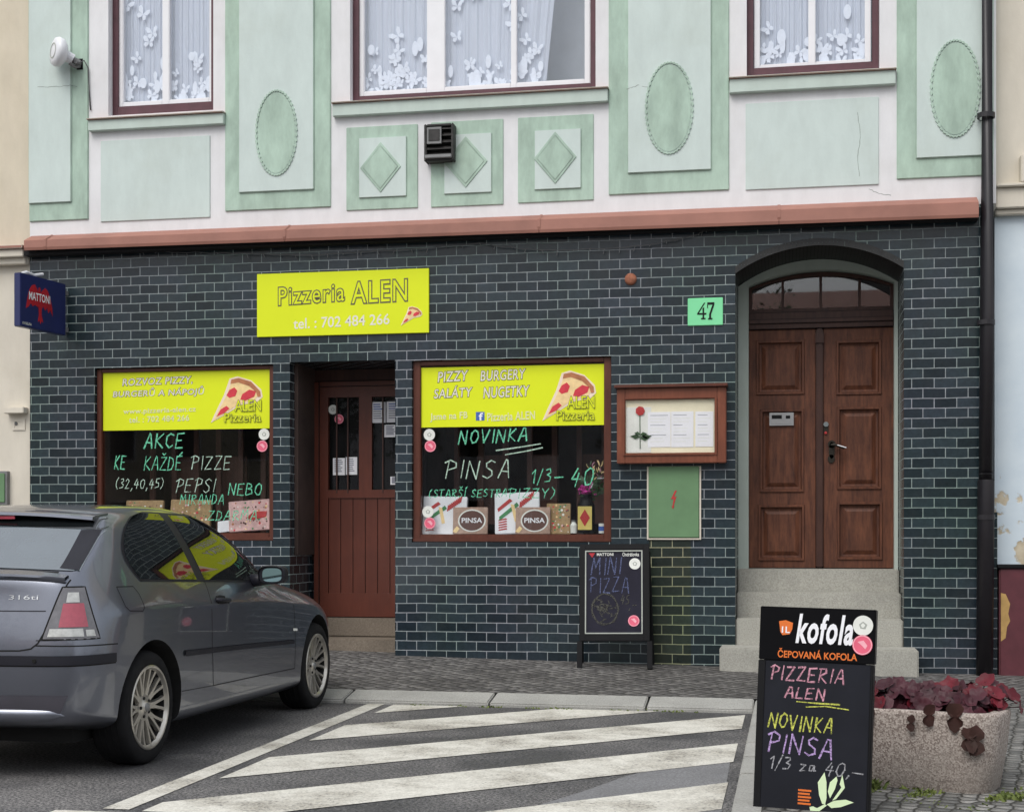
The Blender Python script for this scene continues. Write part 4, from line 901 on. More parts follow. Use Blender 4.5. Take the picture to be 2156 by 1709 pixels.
# round cap, vent, dish, projecting sign, wire garland
x,z = P(1328,588); T = thing('round_wall_cap', 'small rusty round cap on the dark tiles', 'cap', (x,-.001,z)); mb = MB(); mb.lathe([(.0,-.03),(.03,-.03),(.05,-.018),(.052,0)],(0,0,0),'rust',24); mb.build('cap', T, smooth=True)
x0,x1,z0,z1 = RC(895,263,957,341,-.08); T = thing('vent_hood', 'sooty black square vent hood beside the middle diamond panel', 'vent', (x0,-.001,z0)); W,H = x1-x0,z1-z0
mb = MB(); mb.frame(0,W,0,H,.022,-.12,0,'vent'); mb.box(.02,W-.02,-.05,0,.02,H-.02,'vent'); mb.build('housing', T, bevel=.006)
for i in range(5):
    mb = MB(); zz = .045+i*.058; mb.add([(.02,-.115,zz),(W-.02,-.115,zz),(W-.02,-.06,zz+.045),(.02,-.06,zz+.045),(.02,-.115,zz+.006),(W-.02,-.115,zz+.006),(W-.02,-.06,zz+.051),(.02,-.06,zz+.051)],[(0,1,2,3),(7,6,5,4),(0,4,5,1),(2,6,7,3),(1,5,6,2),(0,3,7,4)],'vent'); mb.build('louvre', T)
mb = MB(); mb.box(.03,W*.6,-.135,-.118,H*.45,H*.9,'greymetal'); mb.box(.045,W*.55,-.139,-.134,H*.52,H*.84,'vent'); mb.build('flap', T, bevel=.004)
mb = MB(); mb.box(.015,W-.015,-.15,-.11,.02,.05,'greymetal'); mb.build('drip_edge', T, bevel=.004)
x,z = P(170,137); T = thing('radio_dish', 'white round radio dish on a bracket beside the upper left window', 'antenna', (x,-.001,z))
mb = MB(); Mx = Matrix.Rotation(R(-38),4,'Z'); prof = [(0,-.06),(.08,-.058),(.125,-.045),(.135,-.02),(.128,.02),(.09,.05),(.04,.06),(0,.06)]
mb.lathe(prof,(0,0,0),'whiteplastic',36); mb.lathe([(.06,-.062),(.066,-.064),(.072,-.062)],(0,0,0),'stickergrey',36)
o = mb.build('dish', T, smooth=True); o.location = (-.125,-.17,.07); o.rotation_euler = (R(-4),0,R(-42))
mb = MB(); mb.tube([(-.09,-.13,.055),(-.03,-.09,.02)],.05,'whiteplastic',14); mb.tube([(-.03,-.09,.02),(.01,-.05,.0)],.03,'greymetal',12); mb.box(-.03,.03,-.02,0,-.05,.05,'black'); mb.tube([(-.05,-.12,-.02),(-.02,-.07,-.04),(.0,-.02,-.02)],.016,'greymetal',8); mb.tube([(0,-.1,.0),(0,-.01,.0)],.02,'greymetal',10); mb.build('bracket', T, smooth=False)
x2,z2 = P(192,233); mb = MB(); mb.tube([(.0,-.1,-.03),(.06,-.05,.02),(.085,-.02,-.04),(.09,-.012,-.25),(x2-x+.0,-.012,z2-z)],.006,'wire',6); mb.build('cable', T, smooth=True)
hp = Vector((PX(132,-.07),-.07,0)); fp = Vector((PX(36,-.72),-.72,0)); L = (hp-fp).length; ang = math.atan2((hp-fp).y,(hp-fp).x)
zt = HC+(HY-587)/F*13.36
T = thing('projecting_sign', 'dark blue square sign with red eagle emblem projecting at the left wall end', 'sign', (fp.x,fp.y,zt-.475), (0,0,ang))
mb = MB(); mb.box(0,L,-.035,.035,0,.475,'navy'); mb.build('panel', T, bevel=.006)
mb = MB(); e = [(.08,.17),(.10,.26),(.13,.34),(.17,.385),(.215,.40),(.25,.36),(.262,.335),(.27,.375),(.285,.385),(.30,.37),(.30,.335),(.33,.36),(.37,.39),(.41,.37),(.45,.31),(.48,.22),(.485,.15),(.45,.20),(.42,.17),(.40,.215),(.37,.185),(.34,.22),(.315,.19),(.315,.14),(.34,.07),(.315,.085),(.30,.055),(.285,.085),(.26,.07),(.275,.14),(.27,.20),(.22,.215),(.18,.20),(.15,.225),(.12,.19)]
mb.prism([(x*.94,z) for x,z in e],-.0375,-.034,'signred'); mb.build('eagle_emblem', T)
mb = MB(); text(mb,'MATTONI',.115,.415,.255,.325,-.040,'paper',offset=.015,rise=-.0); mb.build('lettering', T); mb = MB(); text(mb,'KYSELKA',.03,.155,.022,.045,-.0365,'stickerwhite',offset=.01); mb.build('lettering', T)
mb = MB(); mb.box(L-.02,L+.06,-.02,.02,.04,.08,'greymetal'); mb.build('bracket', T); mb = MB(); mb.box(L-.02,L+.06,-.02,.02,.38,.42,'greymetal'); mb.build('bracket', T); mb = MB(); mb.tube([(.06,0,.475),(.13,0,.50),(.24,0,.49),(.36,0,.52)],.014,'whiteplastic',8); mb.build('cable', T)
mb = MB(); rnd = random.Random(4); pts = []
for a, b, sag in (((300,528),(520,533),.015),((520,533),(760,530),.05),((760,530),(1010,513),.02),((1010,513),(1240,525),.05),((1240,525),(1470,494),.06),((1470,494),(1530,450),0)):
    xa,za = P(*a,-.03); xb,zb2 = P(*b,-.03)
    for i in range(14):
        t = i/14; pts.append((xa+(xb-xa)*t, -.035+rnd.uniform(-.004,.004), za+(zb2-za)*t-sag*math.sin(math.pi*t)*.5+rnd.uniform(-.006,.006)))
mb.tube(pts,.0035,'wire',5)
for p in pts[::2]: mb.tube([p,(p[0]+rnd.uniform(-.02,.02),p[1],p[2]-rnd.uniform(.01,.05))],.003,'greymetal',4)
tag(mb.build('wire_garland'), 'thin sagging wire garland strung below the brown cornice', 'garland')
# ------------------------------------------------------------------ goods behind the glass
def lean_box(name, label, px, y, th, mat, cat, deco=None, tilt=0, lean=8, group=None):
    x0,x1,z0,z1 = RC(*px, y); T = thing(name, label, cat, (x0,y,z0), (R(-lean),R(tilt),0), group); W,H = x1-x0,z1-z0
    mb = MB(); mb.box(0,W,0,th,0,H,mat); mb.build('carton', T, bevel=.004)
    if deco: mb = MB(); deco(mb, W, H); mb.build('print', T)
    return T
def deco_pizza(mb, W, H):
    q = lambda u,v: (W*u,H*v)
    mb.prism([q(.06,.62),q(.34,.86),q(.40,.80),q(.08,.54)],-.003,0,'red'); mb.prism([q(.10,.42),q(.50,.76),q(.55,.68),q(.10,.32)],-.003,0,'greenprint')
    for i in range(9): u,v = .55+.045*i*.8, .66+.03*i; mb.prism([q(u,v-.05),q(u+.02,v+.12),q(u+.05,v+.10),q(u+.03,v-.05)],-.003-.0002*i,0,'red')
    for i in range(5): v=.08+.06*i; mb.prism([q(.08,v),q(.28,v+.03),q(.26,v+.06),q(.09,v+.03)],-.003,0,'red')
    mb.prism([q(.36,.72),q(.44,.70),q(.52,.3),q(.45,.28)],-.0035,0,'cheese')
def deco_pinsa(mb, W, H):
    mb.disc(W*.55,H*.5,W*.40,-.002,0,'stickerwhite',28,H*.42); mb.disc(W*.55,H*.5,W*.36,-.003,-.0015,'brownprint',28,H*.37)
    text(mb,'PINSA',W*.26,W*.84,H*.42,H*.60,-.004,'paper',offset=.02)
    mb.prism([(W*.0,H*.1),(W*.12,H*.3),(W*.2,H*.2),(W*.1,H*.04)],-.002,0,'cheese')
def deco_crumbs(mb, W, H):
    rnd = random.Random(int(W*1000))
    for i in range(60): mb.disc(rnd.uniform(.05,.95)*W,rnd.uniform(.05,.95)*H,rnd.uniform(.004,.012),-.001-.0001*i/60,0,rnd.choice(['cheese','salami','crust','brownprint','stickerwhite','greenprint','pinkbox']),7)
lean_box('pizza_box','white striped pizza box at the left end of the right shop window',(888,1043,980,1124),.125,.045,'paper','box',deco_pizza,1,8,'white striped pizza boxes')
lean_box('pizza_box','taller white pizza box with red and green stripes mid way along the right shop window',(1042,1037,1136,1124),.125,.045,'paper','box',deco_pizza,-2,8,'white striped pizza boxes')
lean_box('pinsa_box','brown box with oval label, left one of two in the right shop window',(953,1067,1026,1124),.092,.03,'brownbox','box',deco_pinsa,0,5,'brown boxes with an oval label')
lean_box('pinsa_box','brown box with oval label, right one next to the kraft packet in the shop window',(1085,1067,1158,1124),.092,.03,'brownbox','box',deco_pinsa,0,5,'brown boxes with an oval label')
lean_box('kraft_packet','speckled kraft packet between the brown box and the flower vase',(1150,1059,1200,1124),.13,.05,'kraft','packet',deco_crumbs,0,6)
lean_box('pizza_box','pink speckled pizza box with a red slice picture in the left shop window',(482,1055,568,1120),.11,.04,'pinkbox','box',lambda m,W,H: (deco_crumbs(m,W,H), m.prism([(W*.42,H*.42),(W*.62,H*.62),(W*.95,H*.60),(W*.92,H*.42),(W*.6,H*.34)],-.004,0,'red')),-4,8)
lean_box('pizza_box','kraft pizza box just above the car roof on the left',(262,1052,340,1120),.13,.04,'kraft','box',deco_crumbs,0,8,'kraft pizza boxes')
lean_box('pizza_box','kraft pizza box above the car side window',(355,1050,440,1120),.13,.04,'kraft','box',deco_crumbs,1,8,'kraft pizza boxes')
lean_box('paper_card','white card lying against the pink box in the left shop window',(458,1096,490,1121),.15,.01,'paper','card',None,-6,15)
x,z = P(1234,1122,.2); T = thing('flower_vase','dark vase with a yellow label and red diamond in the right shop window','vase',(x,.2,z))
mb = MB(); mb.lathe([(.0,0),(.07,0),(.075,.02),(.078,.24),(.06,.28),(.05,.33),(.065,.345),(.058,.34)],(0,0,0),'black',24,'z'); mb.build('vase', T, smooth=True)
mb = MB(); mb.box(-.062,.062,-.083,-.079,.03,.235,'labelyellow'); mb.prism([(-.045,.135),(0,.06),(.045,.135),(0,.21)],-.086,-.082,'red'); mb.build('label', T)
F_ = thing('flower_bouquet','magenta flowers with leaves standing in the dark vase','flowers',(x,.2,z+.33))
mb = MB(); rnd = random.Random(2)
def leafq(mb, p, dirv, l, wd, m):
    dirv = Vector(dirv).normalized(); s = dirv.cross(Vector((rnd.uniform(-.3,.3),-1,rnd.uniform(-.3,.3)))).normalized(); p = Vector(p)
    mb.add([p, p+dirv*l*.5+s*wd*.5, p+dirv*l, p+dirv*l*.5-s*wd*.5], [(0,1,2,3)], m)
for i in range(7):
    c = Vector((rnd.uniform(-.07,.06),rnd.uniform(-.06,.02),rnd.uniform(.02,.10)))
    for k in range(12): leafq(mb, c, (rnd.uniform(-1,1),rnd.uniform(-1,.2),rnd.uniform(-.6,1)), .045, .03, 'magenta')
mb.build('petals', F_)
mb = MB()
for i in range(60): leafq(mb, (rnd.uniform(-.02,.12),rnd.uniform(-.04,.06),rnd.uniform(-.02,.12)), (rnd.uniform(-.5,1),rnd.uniform(-.6,.3),rnd.uniform(-.4,1)), .08, .03, 'leaf')
for i in range(26): leafq(mb, (rnd.uniform(.02,.14),rnd.uniform(-.04,.04),rnd.uniform(.1,.28)), (rnd.uniform(-.5,1),rnd.uniform(-.4,.2),rnd.uniform(0,1)), .05, .012, rnd.choice(['chalkpink','leaf','cheese']))
for i in range(8): mb.tube([(0,0,-.06),(rnd.uniform(-.06,.12),rnd.uniform(-.04,.04),rnd.uniform(.08,.25))],.003,'leaf',5)
mb.build('leaves', F_)
x,z = P(1268,1122,.15); T = thing('small_can','small white and blue tin beside the vase','tin',(x,.15,z)); mb = MB(); mb.lathe([(0,0),(.032,0),(.032,.085),(0,.085)],(0,0,0),'stickerwhite',20,'z'); mb.build('tin', T); mb = MB(); mb.lathe([(.0325,.02),(.0328,.02),(.0328,.06),(.0325,.06)],(0,0,0),'fbblue',20,'z'); mb.build('stripe', T)
x,z = P(1208,1122,.15); T = thing('small_bottle','small clear white shaker between kraft packet and vase','shaker',(x,.15,z)); mb = MB(); mb.lathe([(0,0),(.03,0),(.032,.07),(.02,.09),(.02,.1),(0,.1)],(0,0,0),'stickerwhite',18,'z'); mb.build('body', T); mb = MB(); mb.lathe([(.021,.1),(.021,.115),(0,.115)],(0,0,0),'greymetal',18,'z'); mb.build('cap', T)
# ------------------------------------------------------------------ blackboard by the wall
x0, x1 = -1.735, -1.165; zg = zb(-1.4)-.02
T = thing('pavement_sign', 'black framed chalk A-board on short legs leaning by the tiled wall', 'chalkboard', ((x0+x1)/2,-.40,zg), (R(-9),R(-.6),R(3))); W = .59; H = 1.06
mb = MB(); fz = .235
mb.box(-W/2,-W/2+.05,-.02,.02,fz,H,'boardedge'); mb.box(W/2-.05,W/2,-.02,.02,fz,H,'boardedge'); mb.box(-W/2+.05,W/2-.05,-.02,.02,H-.05,H,'boardedge'); mb.box(-W/2+.05,W/2-.05,-.02,.02,fz,fz+.07,'boardedge'); mb.build('frame', T, bevel=.004)
mb = MB(); mb.box(-W/2+.05,W/2-.05,-.010,.012,fz+.07,H-.05,'wallboard'); mb.build('board', T)
for s in (-1,1):
    mb = MB(); mb.box(s*W/2-.022,s*W/2+.022,-.019,.019,0.0,fz-.001,'boardedge'); mb.build('leg', T, bevel=.003)
    mb = MB(); mb.tube([(s*(W/2-.01),.025,H-.06),(s*(W/2+.01),.30,.06)],.018,'boardedge',6); mb.build('rear_leg', T)
bx0,bx1,bz0,bz1 = -W/2+.045,W/2-.058,fz+.06,H-.055
mb = MB(); mb.frame(bx0,bx1,bz0,bz1,.010,-.0225,-.019,'stickergrey'); mb.build('line_frame', T)
mb = MB(); yy = -.0125
hand(mb,'MINI',bx0+.05,bx0+.30,bz1-.20,bz1-.06,yy,'chalkblue',.013,.08); mb.build('chalk_writing', T); mb = MB(); hand(mb,'PIZZA',bx0+.04,bx0+.37,bz1-.36,bz1-.23,yy,'chalkblue',.012,.0)
mb.build('chalk_writing', T); mb = MB()
rnd = random.Random(9); cxx, czz = bx0+.17, bz1-.50
for k in range(3): mb.stroke([(cxx+(.115-.004*k)*math.cos(t*.3)+rnd.uniform(-.005,.005),czz+(.135-.004*k)*math.sin(t*.3)+rnd.uniform(-.005,.005)) for t in range(22)],.007,yy,'chalkdim')
for k in range(34):
    a, r_ = rnd.uniform(0,6.3), rnd.uniform(0,.095); u,v = cxx+r_*math.cos(a), czz+r_*1.15*math.sin(a); mb.stroke([(u,v),(u+rnd.uniform(-.03,.03),v+rnd.uniform(-.03,.03)),(u+rnd.uniform(-.03,.03),v+rnd.uniform(-.03,.03))],.008,yy,'chalkdim')
mb.build('chalk_drawing', T); mb = MB(); hand(mb,'45',bx0+.30,bx0+.37,bz1-.46,bz1-.38,yy,'chalkdim',.008); hand(mb,',-',bx0+.37,bx0+.43,bz1-.5,bz1-.43,yy,'chalkdim',.008)
mb.build('chalk_writing', T)
mb = MB(); text(mb,'MATTONI',bx0+.10,bx0+.24,bz1-.045,bz1-.02,yy-.001,'stickerwhite',offset=.015); mb.build('printed_name', T); mb = MB(); text(mb,'Ondrášovka',bx1-.17,bx1-.03,bz1-.05,bz1-.018,yy-.001,'stickerwhite',offset=.01); mb.prism([(bx0+.03,bz1-.02),(bx0+.085,bz1-.02),(bx0+.06,bz1-.06)],yy-.001,yy+.001,'signred'); mb.build('printed_name', T)
for pink, u, v, l in ((0,bx1-.065,bz1-.115,'white round sticker at the top of the chalk A-board by the wall'),(1,bx1-.075,bz0+.11,'pink round sticker at the bottom of the chalk A-board by the wall')):
    bpy.context.view_layer.update(); s = sticker(0,0,.048,pink,0,l,loc=(0,0,0)); s.matrix_world = T.matrix_world @ Matrix.Translation((u,-.0125,v))
# ------------------------------------------------------------------ big black A-board in front
T = thing('pavement_sign', 'tall black A-board with white logo header and coloured chalk lines in front of the planter', 'chalkboard', (.09,-6.225,.058), (R(-5.0),R(.8),R(-14.5))); W = .497; H = .885; HD = .235
mb = MB(); mb.box(-W/2,W/2,-.016,.016,0,H-HD,'board'); mb.build('board', T, bevel=.003)
mb = MB(); mb.box(-W/2-.004,W/2+.006,-.022,.018,H-HD+.001,H,'header'); mb.build('header_panel', T, bevel=.003)
mb = MB(); mb.box(-W/2-.006,-W/2+.028,-.019,.02,0,H-HD,'boardedge'); mb.build('edge_strip', T, bevel=.003)
mb = MB(); mb.box(W/2-.012,W/2+.002,-.019,.02,0,H-HD,'boardedge'); mb.build('edge_strip', T, bevel=.003)
mb = MB(); mb.add([(-W/2,.02,H-.02),(W/2-.05,.02,H-.02),(W/2-.05,.15,.03),(-W/2,.15,.03),(-W/2,.04,H-.02),(W/2-.05,.04,H-.02),(W/2-.05,.17,.03),(-W/2,.17,.03)],[(0,1,2,3),(7,6,5,4),(0,4,5,1),(2,6,7,3),(1,5,6,2),(0,3,7,4)],'boardedge'); mb.build('rear_board', T)
U = lambda u: -W/2+W*u; V = lambda v: H*(1-v)
yh = -.0235
# header measured as fractions of the board (u from the left edge, v from the top)
mb = MB(); text(mb,'kofola',U(.325),U(.815),V(.172),V(.035),yh,'paper',offset=.030,shear=.24,space=1.12)
mb.build('lettering', T); mb = MB(); text(mb,'ČEPOVANÁ KOFOLA',U(.165),U(.86),V(.25),V(.205),yh,'orange',offset=.02); mb.build('lettering', T)
mb = MB(); mb.prism([(U(.165),V(.072)),(U(.225),V(.066)),(U(.29),V(.078)),(U(.285),V(.11)),(U(.262),V(.135)),(U(.20),V(.14)),(U(.18),V(.125))],yh,-.021,'orange'); text(mb,'1L',U(.195),U(.265),V(.128),V(.098),yh-.002,'paper',offset=.02); mb.build('orange_emblem', T)
yb = -.017
for tx,u0,u1,v1,v0,m,wd,sl,ri in (('PIZZERIA',.10,.745,.358,.290,'chalkpink',.0085,.1,-.006),('ALEN',.235,.585,.444,.392,'chalkpink',.0085,.1,-.004),('NOVINKA',.10,.66,.598,.527,'chalkyellow',.0085,.1,-.008),
    ('PINSA',.10,.66,.712,.62,'chalklilac',.0088,.1,-.016),('1/3 za',.115,.53,.80,.738,'chalkwhite',.0068,.15,0),('40,_',.61,.93,.81,.745,'chalkwhite',.0068,.2,0)):
    mb = MB(); hand(mb,tx,U(u0),U(u1),V(v1),V(v0),yb,m,wd,sl,rise=ri); mb.build('chalk_writing', T)
for l in (((.345,.463),(.5,.466),(.72,.466)),((.43,.487),(.6,.478),(.80,.488))): mb = MB(); mb.stroke([(U(u),V(v)) for u,v in l],.008,yb,'chalkyellow'); mb.build('underline', T)
mb = MB()
for pts in ([(.61,.835),(.555,.885),(.57,.945),(.60,.985),(.625,.985),(.635,.955),(.63,.88)],[(.645,.925),(.66,.88),(.715,.85),(.725,.868),(.705,.91),(.665,.955)],[(.765,.84),(.79,.90),(.72,.955),(.685,.965),(.76,.90),(.745,.885)],[(.64,.985),(.70,.965),(.80,.955),(.87,.965),(.76,.992),(.68,1.0)],[(.49,1.005),(.52,1.0),(.555,1.007),(.62,.985),(.64,.990),(.56,1.028),(.50,1.028)]):
    mb.prism([(U(u),V(1-(1.0-v)*1.02-.035)) for u,v in pts],yb-.0004,yb+.001,'palegreen')
mb.build('leaf_emblem', T)
mb = MB()
for i in range(5): mb.box(U(.385),U(.50-.012*(i%2)),yb,yb+.001,V(.897+i*.016),V(.888+i*.016),'orange')
mb.build('small_print', T)
for pink, u, v, l in ((0,.905,.078,'white round sticker at the top right of the big black A-board'),(1,.905,.172,'pink round sticker on the header of the big black A-board')):
    bpy.context.view_layer.update(); s = sticker(0,0,.043,pink,0,l,loc=(0,0,0)); s.matrix_world = T.matrix_world @ Matrix.Translation((U(u),-.026,V(v)))
# ------------------------------------------------------------------ planter
c0 = Vector((.883,-5.735)); dx = Vector((.943,-.333)); dyv = Vector((.333,.943)); PW, PD, PH = .95, .40, .385
ctr = c0-dx*(PW/2)+dyv*(PD/2)+dx*.03
T = thing('planter', 'rounded pinkish exposed aggregate concrete planter behind the big black A-board', 'planter', (ctr.x,ctr.y,.055), (0,0,math.atan2(dx.y,dx.x)))
def rrect(w, d_, r, n=8):
    out = []
    for sx, sy, a0 in ((1,1,0),(-1,1,90),(-1,-1,180),(1,-1,270)):
        for i in range(n+1):
            a = R(a0+90*i/n); out.append((sx*(w/2-r)+r*math.cos(a), sy*(d_/2-r)+r*math.sin(a)))
    return out
def loft(mb, loops, m):
    n = len(loops[0]); o = [v for l in loops for v in l]
    mb.add(o, [(i*n+j, i*n+(j+1)%n, (i+1)*n+(j+1)%n, (i+1)*n+j) for i in range(len(loops)-1) for j in range(n)], m)
mb = MB(); L = []
for w_, d__, r_, z in ((PW-.10,PD-.06,.10,0),(PW-.07,PD-.04,.11,.015),(PW-.01,PD-.005,.11,.2),(PW+.02,PD+.02,.11,PH-.02),(PW+.012,PD+.012,.105,PH-.004),(PW-.0,PD-.0,.10,PH),(PW-.09,PD-.09,.07,PH),(PW-.10,PD-.10,.07,PH-.01),(PW-.11,PD-.11,.07,PH-.12)):
    L.append([(x,y,z) for x,y in rrect(w_,d__,r_)])
loft(mb, L, 'planter'); mb.build('trough', T, smooth=True)
mb = MB(); mb.add([(x,y,PH-.05) for x,y in rrect(PW-.10,PD-.10,.07)],[tuple(range(36))],'soil'); mb.build('soil', T)
def heuchera(px, py, sc, mat, label, seed, n=72, drop=()):
    rnd = random.Random(seed); O_ = T.matrix_basis @ Vector((px,py,PH-.05))
    H_ = thing('foliage_plant', label, 'plant', O_, (0,0,T.rotation_euler.z), 'red leaved plants in the concrete planter')
    mb = MB(); ms = MB()
    for i in range(n):
        a = rnd.uniform(0,6.283); el = rnd.uniform(.08,1.35); rr = sc*rnd.uniform(.45,1.0)
        tip = Vector((math.cos(a)*math.cos(el)*rr*1.15, math.sin(a)*math.cos(el)*rr*.85, math.sin(el)*rr*.80+.03))
        hang = any(abs(a-b) < .35 for b in drop) and rnd.random() < .26
        if hang: tip = Vector((math.cos(a)*.17, math.sin(a)*.20, rnd.uniform(-.12,.02)))
        r = rnd.uniform(.024,.046)*(.8+sc)
        if hang: tip = Vector((math.cos(a)*rnd.uniform(.12,.19), -.215-py-rnd.uniform(0,.02), rnd.uniform(-.07,.06)))
        nrm = (Vector((tip.x*1.3, tip.y*1.3-.08, max(.02,tip.z)+.02 if not hang else -.01)).normalized()+Vector((rnd.uniform(-.5,.5),rnd.uniform(-.5,.3),rnd.uniform(-.2,.6)))).normalized()
        u = nrm.cross(Vector((0,0,1)));  u = u.normalized() if u.length > .05 else Vector((1,0,0)); v = nrm.cross(u)
        k = 16; vs = [tip-nrm*r*.28]; ph = rnd.uniform(0,6)
        for q, hh in ((.55,-.05),(1.0,0)):
            for j in range(k):
                t = 2*math.pi*j/k; lob = (1+.10*math.cos(5*t+ph)+rnd.uniform(-.05,.05))*(1.25*abs(math.sin(t))+.35 if hang else 1)
                vs.append(tip+(u*math.cos(t)+v*math.sin(t))*r*q*lob+nrm*r*(hh+rnd.uniform(-.14,.14)*q+(.10*math.cos(5*t+ph) if q == 1 else 0)))
        fs = [(0,1+j,1+(j+1)%k) for j in range(k)]+[(1+j,1+k+j,1+k+(j+1)%k,1+(j+1)%k) for j in range(k)]
        mb.add(vs, fs, 'heuchdry' if hang else mat if rnd.random() < .8 else ('heuchred' if mat == 'heuch' and rnd.random() < .25 else 'heuch'))
        mid = Vector((tip.x*.5,tip.y*.5,max(.05,tip.z*.6))); ms.tube([(0,0,0),mid,tip-nrm*r*.25],.0025,'heuch',4,False)
    mb.build('leaves', H_, smooth=True); ms.build('stems', H_)
heuchera(-.30,-.02,.17,'heuch','dark red leaved plant at the left end of the planter beside the A-board',1)
heuchera(-.06,-.03,.18,'heuch','dark red leaved plant in the middle of the planter, second from the left',2,80,(4.4,))
heuchera(.14,-.02,.18,'heuch','dark red leaved plant with hanging leaves right of the planter middle',3,84,(4.5,5.0))
heuchera(.29,-.03,.16,'heuch','dark red leaved plant hanging over the right front corner of the planter',4,76,(4.9,5.5))
heuchera(.33,.08,.20,'heuchred','bright red leaved plant at the right rear corner of the planter',5,66)
# weeds
mb = MB(); rnd = random.Random(5)
def tuft(x, y, k, h, z=.062):
    for i in range(k):
        a = rnd.uniform(0,6.28); bx, by = x+rnd.gauss(0,.03), y+rnd.gauss(0,.025); l = h*rnd.uniform(.5,1.1); wd = rnd.uniform(.004,.009)
        tx, ty = bx+math.cos(a)*l*rnd.uniform(.3,.9), by+math.sin(a)*l*rnd.uniform(.3,.9)
        mb.add([(bx-wd,by,z),(bx+wd,by,z),((bx+tx)/2+wd*.8,(by+ty)/2,z+l*.6),((bx+tx)/2-wd*.8,(by+ty)/2,z+l*.6),(tx,ty,z+l*rnd.uniform(.4,.9))],[(0,1,2,3),(3,2,4)],'grass')
for i in range(11):
    t = rnd.uniform(-.55,.62); p = ctr+dx*t-dyv*(PD/2+rnd.uniform(-.0,.16)); tuft(p.x,p.y,rnd.randint(8,26),rnd.uniform(.02,.05))
for i in range(8): p = ctr+dx*(PW/2+rnd.uniform(.0,.2))+dyv*rnd.uniform(-.3,.2); tuft(p.x,p.y,12,.035)
p = ctr-dyv*(PD/2+.06)-dx*.08; tuft(p.x,p.y,60,.075)
for i in range(16): p = ctr+dx*rnd.uniform(-.4,.5)-dyv*(PD/2+rnd.uniform(.15,.4)); tuft(p.x,p.y,8,.02)
for i in range(40): x = rnd.uniform(-2.9,1.2); tuft(x, ky(x)-.02, 5, .02, .0) if x < KX else None
tag(mb.build('weeds'), 'low green weeds growing between the cobbles around the planter', 'weeds', kind='stuff')
# ------------------------------------------------------------------ parked car (x forward, y left, z up, origin under the rear axle)
CAR = thing('parked_car', 'grey metallic three door hatchback parked nose in to the kerb', 'car', (-4.308,-5.088,0), (0,0,R(88.5)))
WB, WR = 2.70, .312
def side7(x, wd, zs, xs=None):   # seven side points p1..p7
    return [((xs[i] if xs else x), wd[i], zs[i]) for i in range(7)]
ST = []
def st(pts, tops): ST.append(pts+tops)
# tail
st([(-.67,.655,.29),(-.69,.69,.35),(-.705,.705,.48),(-.715,.71,.64),(-.685,.695,.82),(-.66,.675,.97),(-.645,.645,1.04)], [(-.68,.47,1.055),(-.70,.27,1.062),(-.705,0,1.065)])
st([(-.59,.735,.275),(-.615,.78,.34),(-.63,.795,.48),(-.635,.80,.64),(-.61,.785,.83),(-.60,.74,.98),(-.59,.695,1.055)], [(-.60,.50,1.075),(-.62,.28,1.085),(-.63,0,1.09)])
st([(-.45,.785,.255),(-.465,.832,.31),(-.47,.84,.47),(-.47,.845,.64),(-.47,.835,.85),(-.50,.775,1.0),(-.51,.712,1.085)], [(-.53,.52,1.095),(-.56,.29,1.105),(-.57,0,1.11)])
st([(-.2,.76,.2),(-.25,.835,.26),(-.25,.86,.45),(-.25,.865,.64),(-.25,.86,.862),(-.32,.80,1.0),(-.10,.665,1.362)], [(-.12,.50,1.39),(-.14,.28,1.402),(-.15,0,1.405)])
st([(.0,.76,.17),(.0,.84,.23),(.0,.862,.45),(.0,.866,.64),(.0,.862,.865),(-.06,.805,1.01),(.02,.642,1.385)], [(-.01,.50,1.412),(-.02,.28,1.425),(-.02,0,1.428)])
st([(.42,.76,.16),(.42,.845,.22),(.42,.862,.45),(.42,.866,.62),(.42,.862,.858),(.42,.815,1.003),(.42,.622,1.412)], [(.42,.48,1.435),(.42,.28,1.445),(.42,0,1.448)])
st([(.9,.76,.16),(.9,.845,.22),(.9,.862,.44),(.9,.866,.60),(.9,.862,.845),(.9,.82,.985),(.88,.618,1.412)], [(.86,.48,1.433),(.85,.28,1.442),(.84,0,1.445)])
st([(1.2,.76,.16),(1.2,.845,.22),(1.2,.862,.44),(1.2,.866,.60),(1.2,.862,.835),(1.2,.82,.975),(1.16,.632,1.385)], [(1.08,.48,1.412),(1.03,.28,1.422),(1.0,0,1.425)])
st([(1.5,.76,.16),(1.5,.845,.22),(1.5,.862,.44),(1.5,.866,.59),(1.5,.862,.825),(1.5,.82,.965),(1.50,.695,1.268)], [(1.47,.52,1.31),(1.45,.29,1.325),(1.44,0,1.33)])
st([(1.78,.76,.16),(1.78,.845,.22),(1.78,.862,.44),(1.78,.865,.58),(1.78,.860,.812),(1.78,.815,.945),(1.83,.765,1.02)], [(1.88,.53,1.045),(1.93,.29,1.055),(1.95,0,1.06)])
st([(2.0,.76,.16),(2.0,.845,.22),(2.0,.862,.44),(2.0,.865,.58),(2.0,.858,.80),(2.0,.805,.920),(2.04,.745,.945)], [(2.06,.53,.985),(2.09,.29,.995),(2.10,0,1.0)])
st([(2.4,.76,.16),(2.4,.845,.22),(2.4,.862,.44),(2.4,.866,.58),(2.4,.855,.775),(2.4,.795,.872),(2.4,.71,.902)], [(2.4,.51,.925),(2.4,.28,.935),(2.4,0,.94)])
st([(2.8,.75,.18),(2.8,.835,.24),(2.8,.855,.44),(2.8,.86,.57),(2.8,.845,.735),(2.8,.765,.812),(2.8,.67,.845)], [(2.8,.48,.872),(2.8,.27,.885),(2.8,0,.89)])
